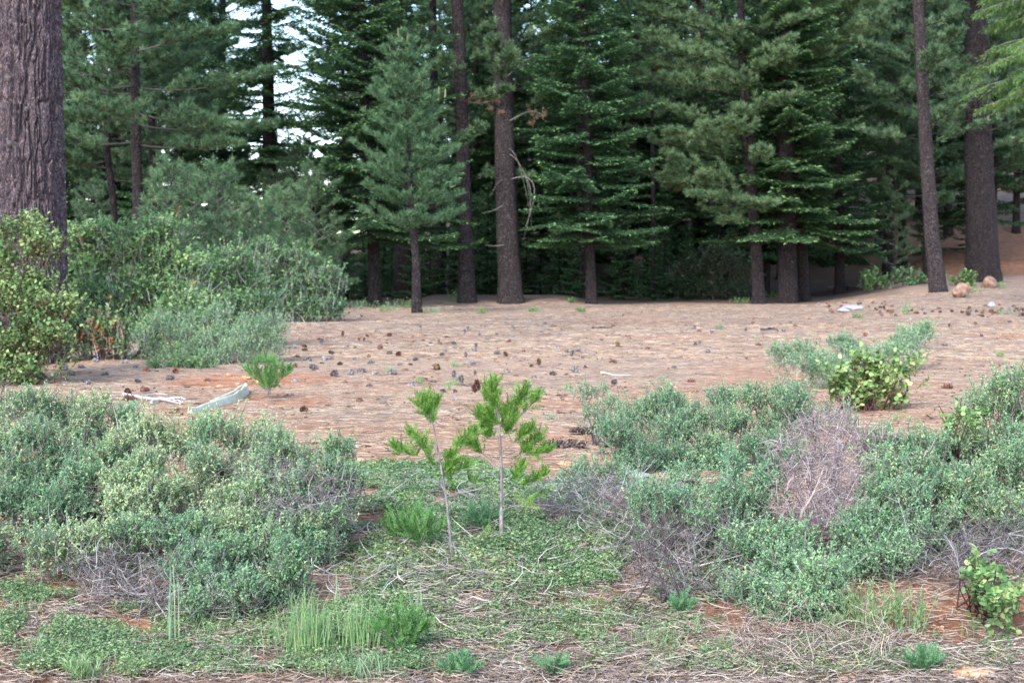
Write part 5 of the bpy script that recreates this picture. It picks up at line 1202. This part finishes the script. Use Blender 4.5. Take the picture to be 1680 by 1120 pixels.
# ------------------------------------------------------------------ sticks, logs, the curved concrete edging
def stick(name, label, px, r, mat, seed, lift=.6, cat='stick', group=None, fork=None):
    g = np.random.default_rng(seed); P = at([p[0] for p in px], [p[1] for p in px]); b = P[0].copy()
    P[:, 2] = H(P[:, 0], P[:, 1]) + r * lift
    Q = poly3(P, 14) - b; Q += g.normal(size=Q.shape) * r * .35
    mb = MB(); tubes(mb, Q[None], (np.linspace(r, r * .45, 14) * (1 + .12 * g.normal(size=14)))[None], 8)
    e = Q[0]; mb_n = 8
    V = np.concatenate([[Q[0]], mb.v[0][:8]]); mb.add(V, [[0, i + 1, (i + 1) % 8 + 1] for i in range(8)])
    V = np.concatenate([[Q[-1]], mb.v[0][-8:]]); mb.add(V, [[0, (i + 1) % 8 + 1, i + 1] for i in range(8)])
    for f in fork or []:
        R_ = at([p[0] for p in f], [p[1] for p in f]); R_[:, 2] = H(R_[:, 0], R_[:, 1]) + r * lift + .01
        tubes(mb, (poly3(R_, 8) - b)[None], np.linspace(r * .7, r * .25, 8)[None], 6)
    o = mb.build(name, mat, smooth=True); o.location = b; return props(o, label, cat, group)
stick('stick', 'white bleached stick with crooked arms left of the curved concrete', [(202, 650), (225, 655), (262, 660), (290, 655), (305, 658)], .022, M['whitewood'], 1, 1.2, fork=[[(235, 657), (252, 650), (275, 652)], [(202, 650), (207, 662)], [(262, 660), (285, 664), (298, 668)]])
stick('stick', 'second bleached stick crossing in front of the crooked one', [(248, 664), (270, 658), (288, 660), (300, 666)], .018, M['whitewood'], 2, 1.8)
stick('log', 'short weathered log lying at the wood edge right of the dark fir', [(1358, 476), (1385, 474), (1416, 475)], .13, M['wood'], 3, .8, 'log')
stick('stick', 'dark crooked stick on the clearing behind the trailing whitethorn', [(1357, 561), (1370, 566)], .03, M['darkwood'], 4)
stick('stick', 'pale broken stick lying on the clearing right of the saplings', [(986, 612), (1010, 617), (1036, 617)], .018, M['whitewood'], 5)
stick('stick', 'dark branch lying on the twig litter at lower right', [(1478, 1062), (1500, 1058), (1530, 1060), (1566, 1063)], .011, M['darkwood'], 6, 1.2, fork=[[(1500, 1058), (1484, 1054), (1470, 1056)]])
stick('stick', 'pale stick on the ground at the bottom left', [(208, 1102), (240, 1100), (276, 1102)], .007, M['whitewood'], 7, 1.2)
stick('stick', 'long dark branch half buried along the twig heap right of the middle', [(1185, 975), (1230, 990), (1270, 1000), (1300, 1002)], .013, M['darkwood'], 8, 1)
stick('stick', 'leaning pale stick beside the ground cover near the thin sapling', [(700, 1000), (735, 990), (752, 1000)], .008, M['whitewood'], 9, 2)
stick('stick', 'fallen forked twig in front of the two saplings', [(720, 930), (755, 922), (800, 920)], .008, M['whitewood'], 10, 3, fork=[[(755, 922), (768, 940), (795, 965)]])
stick('stick', 'thin reddish branch arching over the twigs right of the saplings', [(1010, 850), (1060, 835), (1100, 828), (1130, 840)], .007, M['redstem'], 11, 12)
stick('stick', 'grey branch across the twigs by the lower bank in the middle', [(880, 1062), (930, 1058), (1000, 1052)], .007, M['wood'], 12, 2)
stick('stick', 'pale curved stick on the bank below the dark upright stems', [(1235, 1078), (1300, 1090), (1380, 1085)], .007, M['wood'], 13, 2)
stick('stick', 'stubby grey stick standing by the flat orange stone', [(1560, 1120), (1563, 1100), (1566, 1088)], .010, M['wood'], 14, 2)
stick('stick', 'small twig lying far out on the clearing in the middle', [(972, 540), (1005, 538)], .03, M['darkwood'], 15)
stick('stick', 'thin fallen branch on the far right clearing', [(1250, 543), (1268, 540), (1276, 545)], .04, M['darkwood'], 16)
g = np.random.default_rng(9)
for i in range(16):
    px, py = g.uniform(0, 1680), g.uniform(1010, 1112); a = g.normal() * .5; l = g.uniform(40, 130)
    stick('stick', 'thin pale stalk lying loose on the roadside litter', [(px, py), (px + l * .5, py + l * .5 * math.sin(a) * .3), (px + l, py + l * math.sin(a) * .35)], .0035, M['whitewood'], 40 + i, 3, group='loose stalks on the roadside litter')
# pale branch sticking out of the pinkish dead shrub
b = pt(1318, 835, 8.75); root = bpy.data.objects
mb = MB(); P = np.array([pt(1316, 838, 8.7), pt(1332, 815, 8.72), pt(1342, 792, 8.78), pt(1352, 765, 8.85)]) - b; tubes(mb, poly3(P, 10)[None], np.linspace(.009, .003, 10)[None], 7)
P = np.array([pt(1338, 806, 8.72), pt(1352, 800, 8.68), pt(1362, 794, 8.66)]) - b; tubes(mb, poly3(P, 6)[None], np.linspace(.005, .002, 6)[None], 6)
P = np.array([pt(1316, 838, 8.7), pt(1312, 856, 8.72), pt(1310, 900, 8.8)]) - b; tubes(mb, poly3(P, 6)[None], np.linspace(.0095, .009, 6)[None], 7)
o = mb.build('branch', M['wood'], smooth=True); o.location = b; props(o, 'pale greenish bare branch sticking up out of the pinkish dead shrub', 'branch')

# curved concrete edging: a bent thin wall with a rounded lip
def edging():
    path = [(311, 678), (345, 671), (378, 662), (397, 653), (405, 647), (402, 642), (388, 645), (366, 652), (348, 659)]
    P = at([p[0] for p in path], [p[1] for p in path]); b = P[0].copy()
    Q = poly3(P, 48) - b
    Q[:, 2] = H(Q[:, 0] + b[0], Q[:, 1] + b[1]) - b[2]
    T = nrm(np.gradient(Q, axis=0)); S = nrm(np.stack([T[:, 1], -T[:, 0], 0 * T[:, 0]], -1))
    u = np.linspace(0, 1, 48); h = .06 + .06 * np.sin(np.clip(u / .55, 0, 1) * 1.57) - .10 * sm(.55, .9, u); th = .035
    prof = [(-.6, -.3), (-.5, .80), (-.38, .94), (0, 1.0), (.38, .94), (.5, .80), (.9, .2), (.9, -.3)]
    V = np.stack([Q + S * (a * th) + np.array([0, 0, 1.]) * (c * h)[:, None] for a, c in prof], 1)
    m = len(prof); i = np.arange(47)[:, None] * m; j = np.arange(m)[None]; j2 = (j + 1) % m
    mb = MB(); mb.add(V, np.stack([i + j, i + j2, i + m + j2, i + m + j], -1).reshape(-1, 4))
    mb.add(V[0], [list(range(m))[::-1]]); mb.add(V[-1], [list(range(m))])
    o = mb.build('curved_edging', M['plastic'], smooth=True); o.location = b
    props(o, 'pale grey green curved piece of concrete edging lying on the needles', 'concrete edging')
edging()

# ------------------------------------------------------------------ light, sky, camera
sc = bpy.context.scene
w = bpy.data.worlds.new('World'); sc.world = w; w.use_nodes = True
nt = w.node_tree; nt.nodes.clear()
sky = nt.nodes.new('ShaderNodeTexSky'); sky.sky_type = 'NISHITA'; sky.sun_disc = False
EL, AZ = 40.0, 205.0                     # sun high behind the camera's left shoulder, veiled
sky.sun_elevation = R(EL); sky.sun_rotation = R(AZ); sky.air_density = 1.0; sky.dust_density = 1.0; sky.ozone_density = 1.0
bg = nt.nodes.new('ShaderNodeBackground'); bg.inputs[1].default_value = .15
out = nt.nodes.new('ShaderNodeOutputWorld'); nt.links.new(sky.outputs[0], bg.inputs[0]); nt.links.new(bg.outputs[0], out.inputs[0])
sl = bpy.data.lights.new('sun', 'SUN'); sl.energy = 1.3; sl.angle = R(20); sl.color = (1, .985, .955)
so = bpy.data.objects.new('sun', sl); C.objects.link(so)
# sky sun_rotation is measured clockwise from +Y seen from above
sd = Vector((math.sin(R(AZ)) * math.cos(R(EL)), math.cos(R(AZ)) * math.cos(R(EL)), math.sin(R(EL))))
so.rotation_euler = sd.to_track_quat('Z', 'Y').to_euler()

cam = bpy.data.cameras.new('camera'); co = bpy.data.objects.new('camera', cam); C.objects.link(co); sc.camera = co
co.location = (0, 0, EYE); co.rotation_euler = (math.pi / 2 - TH_PITCH, 0, 0)
cam.sensor_width = 36.0; cam.lens = F / 1680 * 36.0; cam.clip_end = 3000; cam.clip_start = .1
cam.dof.use_dof = True; cam.dof.focus_distance = 9.6; cam.dof.aperture_fstop = 4.0; cam.dof.aperture_blades = 7
sc.view_settings.view_transform = 'Standard'; sc.view_settings.look = 'None'; sc.view_settings.gamma = 1.0; sc.view_settings.use_curve_mapping = False
sc.view_settings.exposure = EXPOSURE
sc.cycles.max_bounces = 6; sc.cycles.diffuse_bounces = 3; sc.cycles.glossy_bounces = 2; sc.cycles.transmission_bounces = 3
sc.cycles.use_denoising = True; sc.cycles.denoiser = 'OPENIMAGEDENOISE'; sc.cycles.denoising_input_passes = 'RGB_ALBEDO_NORMAL'; sc.cycles.denoising_prefilter = 'NONE'
